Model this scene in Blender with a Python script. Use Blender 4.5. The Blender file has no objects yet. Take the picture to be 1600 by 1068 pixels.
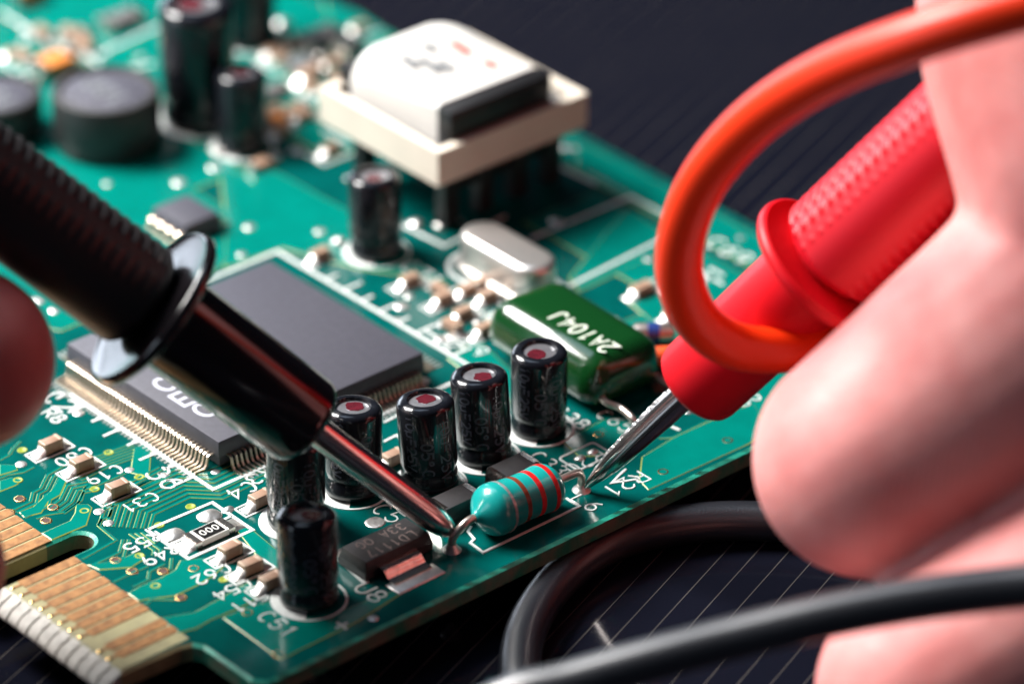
import bpy, bmesh, math, random
import numpy as np
from mathutils import Vector, Matrix
random.seed(7)
rng = np.random.default_rng(5)
S = bpy.context.scene
COL = S.collection
S.unit_settings.system = 'METRIC'
S.unit_settings.scale_length = 0.001           # one unit is one millimetre

# ------------------------------------------------------------------ camera
FPX = 6622.6                                    # focal length in photo pixels (1600 wide)
_e, _roll, _a = (math.radians(v) for v in (30.702, 0.5373, 48.347))
_f = np.array([0, math.cos(_e), -math.sin(_e)]); _r = np.array([1., 0, 0]); _u = np.cross(_r, _f)
_W = np.array([[math.cos(_a), -math.sin(_a), 0], [math.sin(_a), math.cos(_a), 0], [0, 0, 1.]])
CX = _W @ (math.cos(_roll) * _r + math.sin(_roll) * _u)      # image right
CY = _W @ (-math.sin(_roll) * _r + math.cos(_roll) * _u)     # image up
CF = _W @ _f                                                  # view direction
CP = np.array([248.16283484, -186.16634282, 198.69269296])
cam = bpy.data.cameras.new('camera'); camo = bpy.data.objects.new('camera', cam); COL.objects.link(camo)
camo.matrix_world = Matrix([[CX[0], CY[0], -CF[0], CP[0]], [CX[1], CY[1], -CF[1], CP[1]], [CX[2], CY[2], -CF[2], CP[2]], [0, 0, 0, 1]])
cam.sensor_width = 36; cam.lens = FPX / 1600 * 36
cam.clip_start = 5; cam.clip_end = 20000
cam.dof.use_dof = True; cam.dof.focus_distance = 364.5
cam.dof.aperture_fstop = 0.149 / 9.4            # lens in metres / aperture in units: about 9.4 mm of glass
S.camera = camo

# ------------------------------------------------------------------ world and lamps
wd = bpy.data.worlds.new('World'); S.world = wd; wd.use_nodes = True
wd.node_tree.nodes['Background'].inputs[0].default_value = (0.55, 0.65, 1.0, 1)
wd.node_tree.nodes['Background'].inputs[1].default_value = 0.018
S.view_settings.view_transform = 'Standard'; S.view_settings.look = 'None'
S.view_settings.exposure = 0.0; S.view_settings.gamma = 1.0

def softbox(name, dirv, dist, sx, sy, power, color, target=(8, 20, 0)):
    l = bpy.data.lights.new(name, 'AREA'); l.shape = 'RECTANGLE'; l.size = sx; l.size_y = sy
    l.energy = power; l.color = color
    o = bpy.data.objects.new(name, l); COL.objects.link(o)
    d = Vector(dirv).normalized(); p = Vector(target) + d * dist
    o.matrix_world = Matrix.Translation(p) @ d.to_track_quat('Z', 'Y').to_matrix().to_4x4()
    return o
_left = -CX * np.array([1, 1, 0]); _left /= np.linalg.norm(_left)
_away = CF * np.array([1, 1, 0]); _away /= np.linalg.norm(_away)
_up = np.array([0, 0, 1.])
softbox('key_softbox', _left * 0.95 + _away * 0.50 + _up * 1.12, 430, 210, 170, 7.2e6, (1.0, 0.97, 0.94))
softbox('rear_window', _left * 0.48 + _away * 0.88 + _up * 0.165, 800, 420, 250, 2.2e6, (0.78, 0.87, 1.0))
softbox('ceiling_panel', _left * 0.25 + _away * 0.35 + _up * 1.0, 700, 300, 240, 0.75e6, (0.66, 0.80, 1.0))
softbox('side_fill', _left * 0.93 - _away * 0.36 + _up * 0.30, 520, 360, 240, 0.9e6, (0.72, 0.85, 1.0))  # added bluish fill for left-facing sides and streaks on the capacitors

# ------------------------------------------------------------------ helpers: place
def ray(px, py): return CF + (px - 800) / FPX * CX - (py - 534) / FPX * CY
def B(px, py, z=0.0):
    d = ray(px, py); t = (z - CP[2]) / d[2]; return Vector(CP + t * d)
def D(px, py, depth): return Vector(CP + depth * ray(px, py))

# ------------------------------------------------------------------ helpers: materials
def mat(name, col, rough=0.5, metal=0.0, spec=0.5, coat=0.0, var=0.0, vscale=1.0, bump=0.0, bscale=5.0, sss=0.0, col2=None, coat_rough=0.05):
    m = bpy.data.materials.new(name); m.use_nodes = True
    nt = m.node_tree; p = nt.nodes['Principled BSDF']
    p.inputs['Base Color'].default_value = (*col, 1); p.inputs['Roughness'].default_value = rough
    p.inputs['Metallic'].default_value = metal; p.inputs['Specular IOR Level'].default_value = spec
    p.inputs['Coat Weight'].default_value = coat; p.inputs['Coat Roughness'].default_value = coat_rough
    if sss:
        p.inputs['Subsurface Weight'].default_value = sss
        p.inputs['Subsurface Radius'].default_value = (1.0, 0.32, 0.18); p.inputs['Subsurface Scale'].default_value = 2.2
    if var or bump or col2:
        tc0 = nt.nodes.new('ShaderNodeTexCoord'); oi = nt.nodes.new('ShaderNodeObjectInfo'); mm = nt.nodes.new('ShaderNodeVectorMath'); mm.operation = 'MULTIPLY_ADD'
        mm.inputs[1].default_value = (1, 1, 1); cb = nt.nodes.new('ShaderNodeCombineXYZ'); ml = nt.nodes.new('ShaderNodeMath'); ml.operation = 'MULTIPLY'; ml.inputs[1].default_value = 300.0
        nt.links.new(oi.outputs['Random'], ml.inputs[0]); nt.links.new(ml.outputs[0], cb.inputs[0]); nt.links.new(ml.outputs[0], cb.inputs[1]); nt.links.new(tc0.outputs['Object'], mm.inputs[0]); nt.links.new(cb.outputs[0], mm.inputs[2])
        class tc: outputs = {'Object': mm.outputs[0]}
        if var or col2:
            n = nt.nodes.new('ShaderNodeTexNoise'); n.inputs['Scale'].default_value = vscale; n.inputs['Detail'].default_value = 6
            nt.links.new(tc.outputs['Object'], n.inputs['Vector'])
            mx = nt.nodes.new('ShaderNodeMix'); mx.data_type = 'RGBA'
            c2 = col2 if col2 else tuple(c * (1 - var) for c in col)
            mx.inputs['A'].default_value = (*col, 1); mx.inputs['B'].default_value = (*c2, 1)
            cr = nt.nodes.new('ShaderNodeMapRange'); cr.inputs['From Min'].default_value = 0.38; cr.inputs['From Max'].default_value = 0.64
            nt.links.new(n.outputs['Fac'], cr.inputs['Value']); nt.links.new(cr.outputs['Result'], mx.inputs['Factor'])
            nt.links.new(mx.outputs['Result'], p.inputs['Base Color'])
            rr = nt.nodes.new('ShaderNodeMapRange'); rr.inputs['To Min'].default_value = max(0.02, rough * 0.8); rr.inputs['To Max'].default_value = min(1, rough * 1.25)
            nt.links.new(n.outputs['Fac'], rr.inputs['Value']); nt.links.new(rr.outputs['Result'], p.inputs['Roughness'])
        if bump:
            n2 = nt.nodes.new('ShaderNodeTexNoise'); n2.inputs['Scale'].default_value = bscale; n2.inputs['Detail'].default_value = 4
            nt.links.new(tc.outputs['Object'], n2.inputs['Vector'])
            b = nt.nodes.new('ShaderNodeBump'); b.inputs['Strength'].default_value = bump; b.inputs['Distance'].default_value = 0.1
            nt.links.new(n2.outputs['Fac'], b.inputs['Height']); nt.links.new(b.outputs['Normal'], p.inputs['Normal'])
            if coat: pass
    return m

M = {}
M['mask'] = mat('bare_solder_mask', (0.000, 0.078, 0.070), 0.15, spec=0.45, var=0.22, vscale=0.25, bump=0.02, bscale=1.5)
M['maskcu'] = mat('copper_solder_mask', (0.000, 0.150, 0.120), 0.16, spec=0.45, var=0.12, vscale=0.3, bump=0.02, bscale=1.5)
M['maskedge'] = mat('thin_mask_edge', (0.24, 0.30, 0.04), 0.35, spec=0.5)
M['edge'] = mat('board_cut_edge', (0.004, 0.16, 0.09), 0.55, col2=(0.15, 0.14, 0.09), vscale=0.45, bump=0.5, bscale=4)
M['rim'] = mat('board_rim_resin', (0.02, 0.36, 0.25), 0.4, var=0.35, vscale=0.8, bump=0.35, bscale=6)
M['fr4'] = mat('bare_laminate', (0.36, 0.33, 0.17), 0.45, var=0.25, vscale=0.5, bump=0.15, bscale=3)
M['frost'] = mat('frosted_bevel', (0.52, 0.505, 0.46), 0.6, var=0.2, vscale=1.6, bump=0.5, bscale=6)
M['silk'] = mat('white_silkscreen', (0.62, 0.65, 0.63), 0.55, var=0.12, vscale=2.0)
M['gold'] = mat('copper_gold', (0.46, 0.235, 0.095), 0.38, metal=0.45, col2=(0.26, 0.125, 0.05), vscale=1.1, bump=0.25, bscale=3)
M['golddot'] = mat('bright_gold', (0.85, 0.55, 0.22), 0.25, metal=1.0)
M['tin'] = mat('tin', (0.70, 0.66, 0.60), 0.24, metal=1.0, var=0.25, vscale=1.5, bump=0.2, bscale=4)
M['solder'] = mat('solder', (0.72, 0.70, 0.67), 0.40, metal=1.0, var=0.2, vscale=1.2, bump=0.35, bscale=2.5)
M['pin'] = mat('tinned_pin', (0.58, 0.48, 0.38), 0.36, metal=0.95, var=0.2, vscale=2)
M['hole'] = mat('via_hole', (0.05, 0.016, 0.008), 0.6)
M['epoxy'] = mat('chip_epoxy', (0.055, 0.055, 0.072), 0.52, spec=0.5, var=0.12, vscale=1.5, bump=0.08, bscale=14)
M['epoxyprint'] = mat('chip_print', (0.48, 0.50, 0.58), 0.6)
M['sot'] = mat('regulator_epoxy', (0.030, 0.028, 0.029), 0.38, spec=0.5, var=0.2, vscale=2, bump=0.15, bscale=10)
M['sotprint'] = mat('laser_mark', (0.16, 0.11, 0.10), 0.6)
M['sleeve'] = mat('capacitor_sleeve', (0.006, 0.007, 0.010), 0.06, spec=0.6, coat=0.6, bump=0.02, bscale=0.5)
M['sleeveprint'] = mat('sleeve_print', (0.044, 0.048, 0.064), 0.3)
M['alu'] = mat('can_top', (0.50, 0.505, 0.54), 0.30, metal=0.85, var=0.25, vscale=1.2, bump=0.3, bscale=3)
M['maroon'] = mat('maroon_blot', (0.085, 0.008, 0.015), 0.25, spec=0.5, var=0.3, vscale=1.5)
M['mlcc'] = mat('ceramic_body', (0.30, 0.185, 0.125), 0.42, spec=0.5, var=0.12, vscale=2)
M['mlccend'] = mat('ceramic_end', (0.40, 0.29, 0.21), 0.38, metal=0.15, var=0.15, vscale=3)
M['white'] = mat('white_ceramic', (0.78, 0.77, 0.74), 0.4)
M['black'] = mat('black_glaze', (0.012, 0.012, 0.012), 0.25)
M['teal'] = mat('teal_lacquer', (0.006, 0.27, 0.25), 0.26, spec=0.45, coat=0.4, bump=0.12, bscale=0.5)
M['bred'] = mat('red_band', (0.50, 0.012, 0.012), 0.2, coat=0.4)
M['bbrown'] = mat('brown_band', (0.16, 0.035, 0.016), 0.2, coat=0.4)
M['bsilver'] = mat('silver_band', (0.60, 0.57, 0.56), 0.3, metal=0.6, var=0.4, vscale=3)
M['film'] = mat('green_epoxy', (0.003, 0.040, 0.008), 0.20, spec=0.5, coat=0.45, bump=0.08, bscale=0.4)
M['filmprint'] = mat('film_print', (0.66, 0.72, 0.62), 0.4)
M['lead'] = mat('lead_wire', (0.62, 0.52, 0.46), 0.3, metal=0.9, var=0.2, vscale=1)
M['can'] = mat('crystal_can', (0.74, 0.71, 0.67), 0.30, metal=0.85, var=0.1, vscale=0.8, bump=0.05, bscale=2)
M['cream'] = mat('cream_plastic', (0.68, 0.61, 0.51), 0.42, var=0.06, vscale=0.3)
M['tape'] = mat('white_tape', (0.60, 0.585, 0.55), 0.4, var=0.05, vscale=0.5)
M['ferrite'] = mat('black_core', (0.006, 0.006, 0.007), 0.45)
M['core2'] = mat('grey_potting', (0.10, 0.095, 0.095), 0.5)
M['redink'] = mat('red_print', (0.55, 0.10, 0.08), 0.5)
M['greyink'] = mat('grey_print', (0.13, 0.14, 0.15), 0.5)
M['drum'] = mat('inductor_shell', (0.018, 0.018, 0.018), 0.5, var=0.2, vscale=1)
M['drumtop'] = mat('inductor_top', (0.075, 0.075, 0.10), 0.6, col2=(0.02, 0.02, 0.03), vscale=1.6)
M['orange'] = mat('orange_chip', (0.62, 0.20, 0.04), 0.4)
M['orangered'] = mat('orange_red_glass', (0.75, 0.10, 0.03), 0.2)
M['blueband'] = mat('blue_band', (0.02, 0.04, 0.18), 0.25)
M['pblack'] = mat('probe_black', (0.006, 0.005, 0.006), 0.15, spec=0.5, coat=0.15, bump=0.04, bscale=2)
M['gblack'] = mat('grip_black', (0.012, 0.011, 0.012), 0.52, spec=0.5)
M['pred'] = mat('probe_red', (0.54, 0.003, 0.010), 0.42, spec=0.25, bump=0.05, bscale=3)
M['gred'] = mat('grip_red', (0.56, 0.003, 0.014), 0.48, spec=0.4)
M['steel'] = mat('polished_tip', (0.60, 0.55, 0.52), 0.20, metal=1.0, bump=0.06, bscale=1.0)
M['filed'] = mat('filed_tip', (0.75, 0.74, 0.73), 0.32, metal=1.0, bump=1.0, bscale=4.5)
M['ocable'] = mat('orange_cable_jacket', (0.70, 0.030, 0.003), 0.36, spec=0.32, bump=0.04, bscale=2)
M['bcable'] = mat('black_cable_jacket', (0.010, 0.011, 0.015), 0.36, spec=0.6, coat=0.7, coat_rough=0.25, bump=0.35, bscale=5)
M['skin'] = mat('skin', (0.66, 0.270, 0.250), 0.50, spec=0.32, col2=(0.58, 0.185, 0.172), vscale=0.14, sss=0.26, bump=0.35, bscale=1.3)
M['nail'] = mat('nail', (0.80, 0.52, 0.46), 0.3, coat=0.3)

_nt = M['skin'].node_tree; _p = _nt.nodes['Principled BSDF']
_tc = _nt.nodes.new('ShaderNodeTexCoord'); _wv = _nt.nodes.new('ShaderNodeTexWave')
_wv.inputs['Scale'].default_value = 0.85; _wv.inputs['Distortion'].default_value = 3.5; _wv.inputs['Detail'].default_value = 2; _wv.inputs['Detail Scale'].default_value = 0.25
_nt.links.new(_tc.outputs['Object'], _wv.inputs['Vector'])
_b2 = _nt.nodes.new('ShaderNodeBump'); _b2.inputs['Strength'].default_value = 0.20; _b2.inputs['Distance'].default_value = 0.1
_old = _p.inputs['Normal'].links[0].from_socket
_nt.links.new(_wv.outputs['Fac'], _b2.inputs['Height']); _nt.links.new(_old, _b2.inputs['Normal']); _nt.links.new(_b2.outputs['Normal'], _p.inputs['Normal'])
# shrink sleeves are stretched film: highlights run along the can
_nt = M['sleeve'].node_tree; _p = _nt.nodes['Principled BSDF']
_p.inputs['Roughness'].default_value = 0.24; _p.inputs['Anisotropic'].default_value = 0.95; _p.inputs['Specular IOR Level'].default_value = 0.16
_t = _nt.nodes.new('ShaderNodeTangent'); _t.direction_type = 'RADIAL'; _t.axis = 'Z'
_nt.links.new(_t.outputs[0], _p.inputs['Tangent']); _p.inputs['Anisotropic Rotation'].default_value = 0.25
_p.inputs['Coat Weight'].default_value = 0.6

# ------------------------------------------------------------------ helpers: meshes
def mk(name, verts, faces, m, parent=None, smooth=False, fm=None, loc=None):
    me = bpy.data.meshes.new(name)
    me.from_pydata([tuple(v) for v in verts], [], faces)
    for x in (m if isinstance(m, (list, tuple)) else [m]): me.materials.append(x)
    if fm is not None: me.polygons.foreach_set('material_index', fm)
    me.polygons.foreach_set('use_smooth', [smooth] * len(me.polygons))
    me.update()
    o = bpy.data.objects.new(name, me); COL.objects.link(o)
    if loc is not None: o.location = loc
    if parent is not None: o.parent = parent
    return o
def bm_obj(name, bm, m, parent=None, smooth=False, loc=None, rotz=0.0):
    me = bpy.data.meshes.new(name); bm.normal_update(); bm.to_mesh(me); bm.free()
    for x in (m if isinstance(m, (list, tuple)) else [m]): me.materials.append(x)
    me.polygons.foreach_set('use_smooth', [smooth] * len(me.polygons))
    o = bpy.data.objects.new(name, me); COL.objects.link(o)
    if loc is not None: o.location = loc
    o.rotation_euler.z = rotz
    if parent is not None: o.parent = parent
    return o
def auto_smooth(o, ang=35):
    me = o.data
    bm = bmesh.new(); bm.from_mesh(me)
    for f in bm.faces: f.smooth = True
    for e in bm.edges: e.smooth = not (len(e.link_faces) == 2 and e.calc_face_angle(0) > math.radians(ang))
    bm.to_mesh(me); bm.free(); return o
def box_bm(x0, x1, y0, y1, z0, z1, bev=0.0, seg=2, taper=0.0, bm=None):
    own = bm is None
    bm = bm or bmesh.new()
    t = taper
    v = [bm.verts.new(p) for p in ((x0, y0, z0), (x1, y0, z0), (x1, y1, z0), (x0, y1, z0), (x0 + t, y0 + t, z1), (x1 - t, y0 + t, z1), (x1 - t, y1 - t, z1), (x0 + t, y1 - t, z1))]
    fs = [bm.faces.new([v[i] for i in q]) for q in ((3, 2, 1, 0), (4, 5, 6, 7), (0, 1, 5, 4), (1, 2, 6, 5), (2, 3, 7, 6), (3, 0, 4, 7))]
    if bev:
        es = list({e for f in fs for e in f.edges})
        bmesh.ops.bevel(bm, geom=es, offset=bev, segments=seg, affect='EDGES', profile=0.5)
    return bm
def lathe(name, prof, m, parent=None, seg=48, loc=None, fm=None, ang=35, closed_top=True):
    verts, faces, mi = [], [], []
    n = len(prof)
    for (z, r) in prof:
        for k in range(seg):
            a = 2 * math.pi * k / seg; verts.append((r * math.cos(a), r * math.sin(a), z))
    for i in range(n - 1):
        for k in range(seg):
            k2 = (k + 1) % seg
            faces.append((i * seg + k, i * seg + k2, (i + 1) * seg + k2, (i + 1) * seg + k)); mi.append(fm[i] if fm else 0)
    faces.append(tuple(range(seg - 1, -1, -1))); mi.append(fm[0] if fm else 0)
    faces.append(tuple((n - 1) * seg + k for k in range(seg))); mi.append(fm[-1] if fm else 0)
    o = mk(name, verts, faces, m, parent, True, mi, loc)
    return auto_smooth(o, ang)
def aim(o, p, direction, spin_ref=None):
    z = Vector(direction).normalized()
    if spin_ref is None: q = z.to_track_quat('Z', 'Y').to_matrix().to_4x4()
    else:
        x = Vector(spin_ref) - z * Vector(spin_ref).dot(z); x.normalize(); y = z.cross(x)
        q = Matrix([[x[0], y[0], z[0], 0], [x[1], y[1], z[1], 0], [x[2], y[2], z[2], 0], [0, 0, 0, 1]])
    o.matrix_world = Matrix.Translation(Vector(p)) @ q
    return o
def catmull(pts, n=12):
    pts = [Vector(p) for p in pts]; P = [pts[0] * 2 - pts[1]] + pts + [pts[-1] * 2 - pts[-2]]; out = []
    for i in range(1, len(P) - 2):
        p0, p1, p2, p3 = P[i - 1:i + 3]
        for k in range(n):
            t = k / n
            out.append(0.5 * ((2 * p1) + (p2 - p0) * t + (2 * p0 - 5 * p1 + 4 * p2 - p3) * t * t + (3 * p1 - p0 - 3 * p2 + p3) * t ** 3))
    out.append(P[-2]); return out
def tube(name, pts, rad, m, parent=None, seg=20, smooth_n=12, origin=None):
    path = catmull(pts, smooth_n) if smooth_n else [Vector(p) for p in pts]
    org = Vector(origin) if origin is not None else path[0]
    rads = rad if callable(rad) else (lambda t: rad)
    verts, faces = [], []
    t0 = (path[1] - path[0]).normalized(); nrm = t0.orthogonal().normalized()
    n = len(path)
    for i, p in enumerate(path):
        t = (path[min(i + 1, n - 1)] - path[max(i - 1, 0)]).normalized()
        nrm = (nrm - t * nrm.dot(t)).normalized(); b = t.cross(nrm); r = rads(i / (n - 1))
        for k in range(seg):
            a = 2 * math.pi * k / seg; verts.append(p + (nrm * math.cos(a) + b * math.sin(a)) * r - org)
    for i in range(n - 1):
        for k in range(seg):
            k2 = (k + 1) % seg
            faces.append((i * seg + k, i * seg + k2, (i + 1) * seg + k2, (i + 1) * seg + k))
    faces.append(tuple(range(seg - 1, -1, -1))); faces.append(tuple((n - 1) * seg + k for k in range(seg)))
    return auto_smooth(mk(name, verts, faces, m, parent, True, None, org), 50)
def offset_poly(pts, d, closed):
    n = len(pts); out = []
    for i in range(n):
        p = np.array(pts[i]); a = np.array(pts[i - 1]) if (i > 0 or closed) else None; b = np.array(pts[(i + 1) % n]) if (i < n - 1 or closed) else None
        ds = []
        for q0, q1 in ((a, p), (p, b)):
            if q0 is None or q1 is None: continue
            v = q1 - q0; l = np.hypot(*v)
            if l > 1e-9: ds.append(np.array([-v[1], v[0]]) / l)
        if not ds: out.append(p)
        elif len(ds) == 1: out.append(p + ds[0] * d)
        else:
            s = ds[0] + ds[1]; k = max(0.35, (1 + ds[0] @ ds[1]))
            out.append(p + s / k * d)
    return out
def ribbon_geo(pts, w, z0, z1, slope, V, F, FM):
    pts = [(p[0], p[1]) for p in pts]
    rows = [(offset_poly(pts, -(w / 2 + slope), False), z0), (offset_poly(pts, -w / 2, False), z1), (offset_poly(pts, w / 2, False), z1), (offset_poly(pts, w / 2 + slope, False), z0)]
    b = len(V); n = len(pts)
    for i in range(n):
        for r, z in rows: V.append((r[i][0], r[i][1], z))
    for i in range(n - 1):
        q = b + i * 4
        for k in range(3): F.append((q + k, q + 4 + k, q + 5 + k, q + 1 + k)); FM.append(0 if k == 1 else 1)
    for q in (b, b + (n - 1) * 4):
        F.append((q, q + 1, q + 2, q + 3)); FM.append(1)
def arc(cx, cy, rx, ry, a0, a1, n=7):
    return [(cx + rx * math.cos(math.radians(a0 + (a1 - a0) * i / n)), cy + ry * math.sin(math.radians(a0 + (a1 - a0) * i / n))) for i in range(n + 1)]
GLYPH = {
 'C': [arc(2, 3, 2, 3, 50, 310, 9)], 'O': [arc(2, 3, 2, 3, 0, 360, 12)], '0': [arc(2, 3, 1.8, 3, 0, 360, 12)], 'D': [[(0, 0), (0, 6), (1.5, 6)] + arc(1.5, 3, 2.3, 3, 90, -90, 6) + [(0, 0)]],
 '1': [[(0.9, 4.8), (2.2, 6), (2.2, 0)]], '2': [arc(2, 4.2, 1.9, 1.8, 160, -30, 6) + [(0.1, 0), (4, 0)]],
 '3': [arc(1.9, 4.5, 1.7, 1.5, 150, -90, 6), arc(1.9, 1.6, 2.0, 1.6, 90, -150, 6)], '4': [[(3, 0), (3, 6), (0, 2), (4, 2)]],
 '5': [[(3.8, 6), (0.6, 6), (0.3, 3.4)] + arc(1.9, 1.9, 2.0, 1.9, 120, -150, 7)], '6': [[(3.4, 5.8), (1.6, 4.6), (0.3, 2.6)] + arc(2, 1.8, 1.8, 1.8, 160, 520, 10)],
 '7': [[(0, 6), (4, 6), (1.4, 0)]], '8': [arc(2, 4.5, 1.6, 1.5, -90, 270, 9), arc(2, 1.5, 2, 1.5, 90, 450, 9)], '9': [arc(2, 4.2, 1.8, 1.8, 0, 360, 10) + [(3.6, 3), (2.4, 0)]],
 'R': [[(0, 0), (0, 6), (2, 6)] + arc(2, 4.5, 1.9, 1.5, 90, -90, 5) + [(0, 3)], [(1.8, 3), (4, 0)]], 'L': [[(0, 6), (0, 0), (3.6, 0)]], 'U': [[(0, 6), (0, 2)] + arc(2, 2, 2, 2, 180, 360, 6) + [(4, 6)]],
 'A': [[(0, 0), (2, 6), (4, 0)], [(0.8, 2.2), (3.2, 2.2)]], 'J': [[(3.2, 6), (3.2, 1.6)] + arc(1.7, 1.6, 1.5, 1.6, 0, -170, 5)], 'G': [arc(2, 3, 2, 3, 50, 320, 9) + [(4, 2.6), (2.4, 2.6)]],
 'Q': [arc(2, 3, 2, 3, 0, 360, 12), [(2.4, 1.6), (4, -0.2)]], 'E': [[(3.8, 6), (0, 6), (0, 0), (3.8, 0)], [(0, 3), (3, 3)]], 'F': [[(3.8, 6), (0, 6), (0, 0)], [(0, 3), (3, 3)]],
 'V': [[(0, 6), (2, 0), (4, 6)]], 'u': [[(0, 4), (0, 1.2)] + arc(1.6, 1.2, 1.6, 1.2, 180, 360, 5) + [(3.2, 4)], [(0, 4), (0, -1.4)]], 'o': [arc(1.2, 5, 1, 1, 0, 360, 8)],
 '+': [[(0, 3), (4, 3)], [(2, 1), (2, 5)]], '-': [[(0.4, 3), (3.6, 3)]], '.': [[(1.6, 0), (2.2, 0.4)]], ' ': [],
}
def strokes(text, h, adv=5.6):
    k = h / 6; x = 0; out = []
    for ch in text:
        for pl in GLYPH.get(ch, []): out.append([((x + a) * k, b * k) for a, b in pl])
        x += adv
    w = (x - (adv - 4)) * k
    return [[(a - w / 2, b - h / 2) for a, b in pl] for pl in out]
DIRS = {'u': ((1, 0), (0, 1)), '-v': ((0, -1), (1, 0)), 'v': ((0, 1), (-1, 0)), '-u': ((-1, 0), (0, -1))}
def flat_text(name, text, at, d, h, w, m, parent, z0=0.0, z1=0.075, sx=1.0):
    w = w * 0.62 if z0 == 0.0 else w
    r, u = DIRS[d]; V, F, FM = [], [], []
    for pl in strokes(text, h):
        ribbon_geo([(r[0] * a * sx + u[0] * b, r[1] * a * sx + u[1] * b) for a, b in pl], w, 0, z1 - z0, 0.02, V, F, FM)
    return mk(name, V, F, m, parent, False, None, (at[0], at[1], z0))
def group_parts(objs, name):
    for o in objs: o['group'] = name

# ------------------------------------------------------------------ setting: the table
TZ = -5.2
tm = bpy.data.materials.new('dark_striped_table'); tm.use_nodes = True
nt = tm.node_tree; p = nt.nodes['Principled BSDF']
p.inputs['Roughness'].default_value = 0.09; p.inputs['Specular IOR Level'].default_value = 0.38
tc = nt.nodes.new('ShaderNodeTexCoord'); mp = nt.nodes.new('ShaderNodeMapping'); mp.inputs['Rotation'].default_value = (0, 0, -math.radians(110))
nt.links.new(tc.outputs['Object'], mp.inputs['Vector'])
sx = nt.nodes.new('ShaderNodeSeparateXYZ'); nt.links.new(mp.outputs['Vector'], sx.inputs[0])
def mth(op, a, b=None):
    n = nt.nodes.new('ShaderNodeMath'); n.operation = op
    for i, v in enumerate((a, b)):
        if v is None: continue
        if isinstance(v, (int, float)): n.inputs[i].default_value = v
        else: nt.links.new(v, n.inputs[i])
    return n.outputs[0]
sc_ = mth('MULTIPLY', sx.outputs['Y'], 1 / 2.41)
fr = mth('FRACT', sc_); dist = mth('ABSOLUTE', mth('SUBTRACT', fr, 0.5))
idn = nt.nodes.new('ShaderNodeTexWhiteNoise'); idn.noise_dimensions = '1D'; nt.links.new(mth('FLOOR', sc_), idn.inputs['W'])
ln = mth('LESS_THAN', dist, 0.019)
wn = nt.nodes.new('ShaderNodeTexNoise'); wn.inputs['Scale'].default_value = 0.12; nt.links.new(tc.outputs['Object'], wn.inputs['Vector'])
lf = mth('MULTIPLY', ln, mth('ADD', 0.25, mth('MULTIPLY', wn.outputs['Fac'], 0.9)))
mx = nt.nodes.new('ShaderNodeMix'); mx.data_type = 'RGBA'
mx.inputs['A'].default_value = (0.0050, 0.0056, 0.0105, 1); mx.inputs['B'].default_value = (0.095, 0.086, 0.078, 1)
nt.links.new(lf, mx.inputs['Factor']); nt.links.new(mx.outputs['Result'], p.inputs['Base Color'])

tb = bm_obj('table', box_bm(-2600, 700, -900, 2600, -30, 0), tm, None, False, (0, 0, TZ))
tb['kind'] = 'structure'; tb['label'] = 'dark glossy table top with fine pale pinstripes'

# ------------------------------------------------------------------ the circuit board
PCB = bpy.data.objects.new('circuit_board', None); COL.objects.link(PCB)
PCB['label'] = 'green printed circuit board with edge connector, populated with capacitors, chips and a transformer'; PCB['category'] = 'circuit board'
EX, FY, NY, TY = 25.75, 68.75, -15.2, -22.6
outline = [(EX, FY), (-118, FY), (-118, NY), (-62, NY), (-62, TY), (-2.25, TY)]
outline += [(-2.25, -13.6)] + [(-0.95 + 1.3 * math.cos(math.radians(a)), -13.6 + 1.3 * math.sin(math.radians(a))) for a in range(165, 0, -15)]
outline += [(0.35, -13.6), (0.35, TY), (16.95, TY), (17.15, -16.6), (17.5, -15.7), (18.3, -15.25), (24.6, NY), (EX, -14.2)]
def dens(pl, step):
    out = []
    for i in range(len(pl)):
        a = np.array(pl[i]); b = np.array(pl[(i + 1) % len(pl)]); n = max(1, int(np.hypot(*(b - a)) / step))
        for k in range(n): out.append(tuple(a + (b - a) * k / n))
    return out
ol = dens(outline, 0.8)
inn = offset_poly(ol, 0.32, True)
BT = 1.6
V, F, FM = [], [], []
n = len(ol)
for (x, y) in inn: V.append((x, y, 0.0))
for (x, y) in ol:
    j = random.uniform(-0.10, 0.10) if (x > EX - 0.1) else 0.0
    V.append((x + j * 0.7, y, -0.22 + j))
for (x, y) in ol: V.append((x, y, -BT))
F.append(tuple(range(n))); FM.append(0)
for i in range(n):
    j = (i + 1) % n
    tab = (ol[i][1] < NY - 0.35 and ol[j][1] < NY - 0.35)
    end = (abs(ol[i][1] - TY) < 0.02 and abs(ol[j][1] - TY) < 0.02)
    F.append((i, n + i, n + j, j)); FM.append(2 if tab else 3)
    F.append((n + i, 2 * n + i, 2 * n + j, n + j)); FM.append(2 if tab else 1)
F.append(tuple(2 * n + i for i in range(n - 1, -1, -1))); FM.append(0)
lam = mk('laminate', V, F, [M['mask'], M['edge'], M['fr4'], M['rim']], PCB, False, FM)
bm = bmesh.new(); bm.from_mesh(lam.data); bmesh.ops.triangulate(bm, faces=[f for f in bm.faces if len(f.verts) > 4]); bmesh.ops.recalc_face_normals(bm, faces=bm.faces); bm.to_mesh(lam.data); bm.free()

# bare strip of laminate on the connector tabs
for x0, x1 in ((0.72, 16.6), (-61.6, -2.6)):
    bm_obj('bare_strip', box_bm(x0, x1, TY + 0.35, -15.35, 0, 0.012), M['fr4'], PCB)
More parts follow.
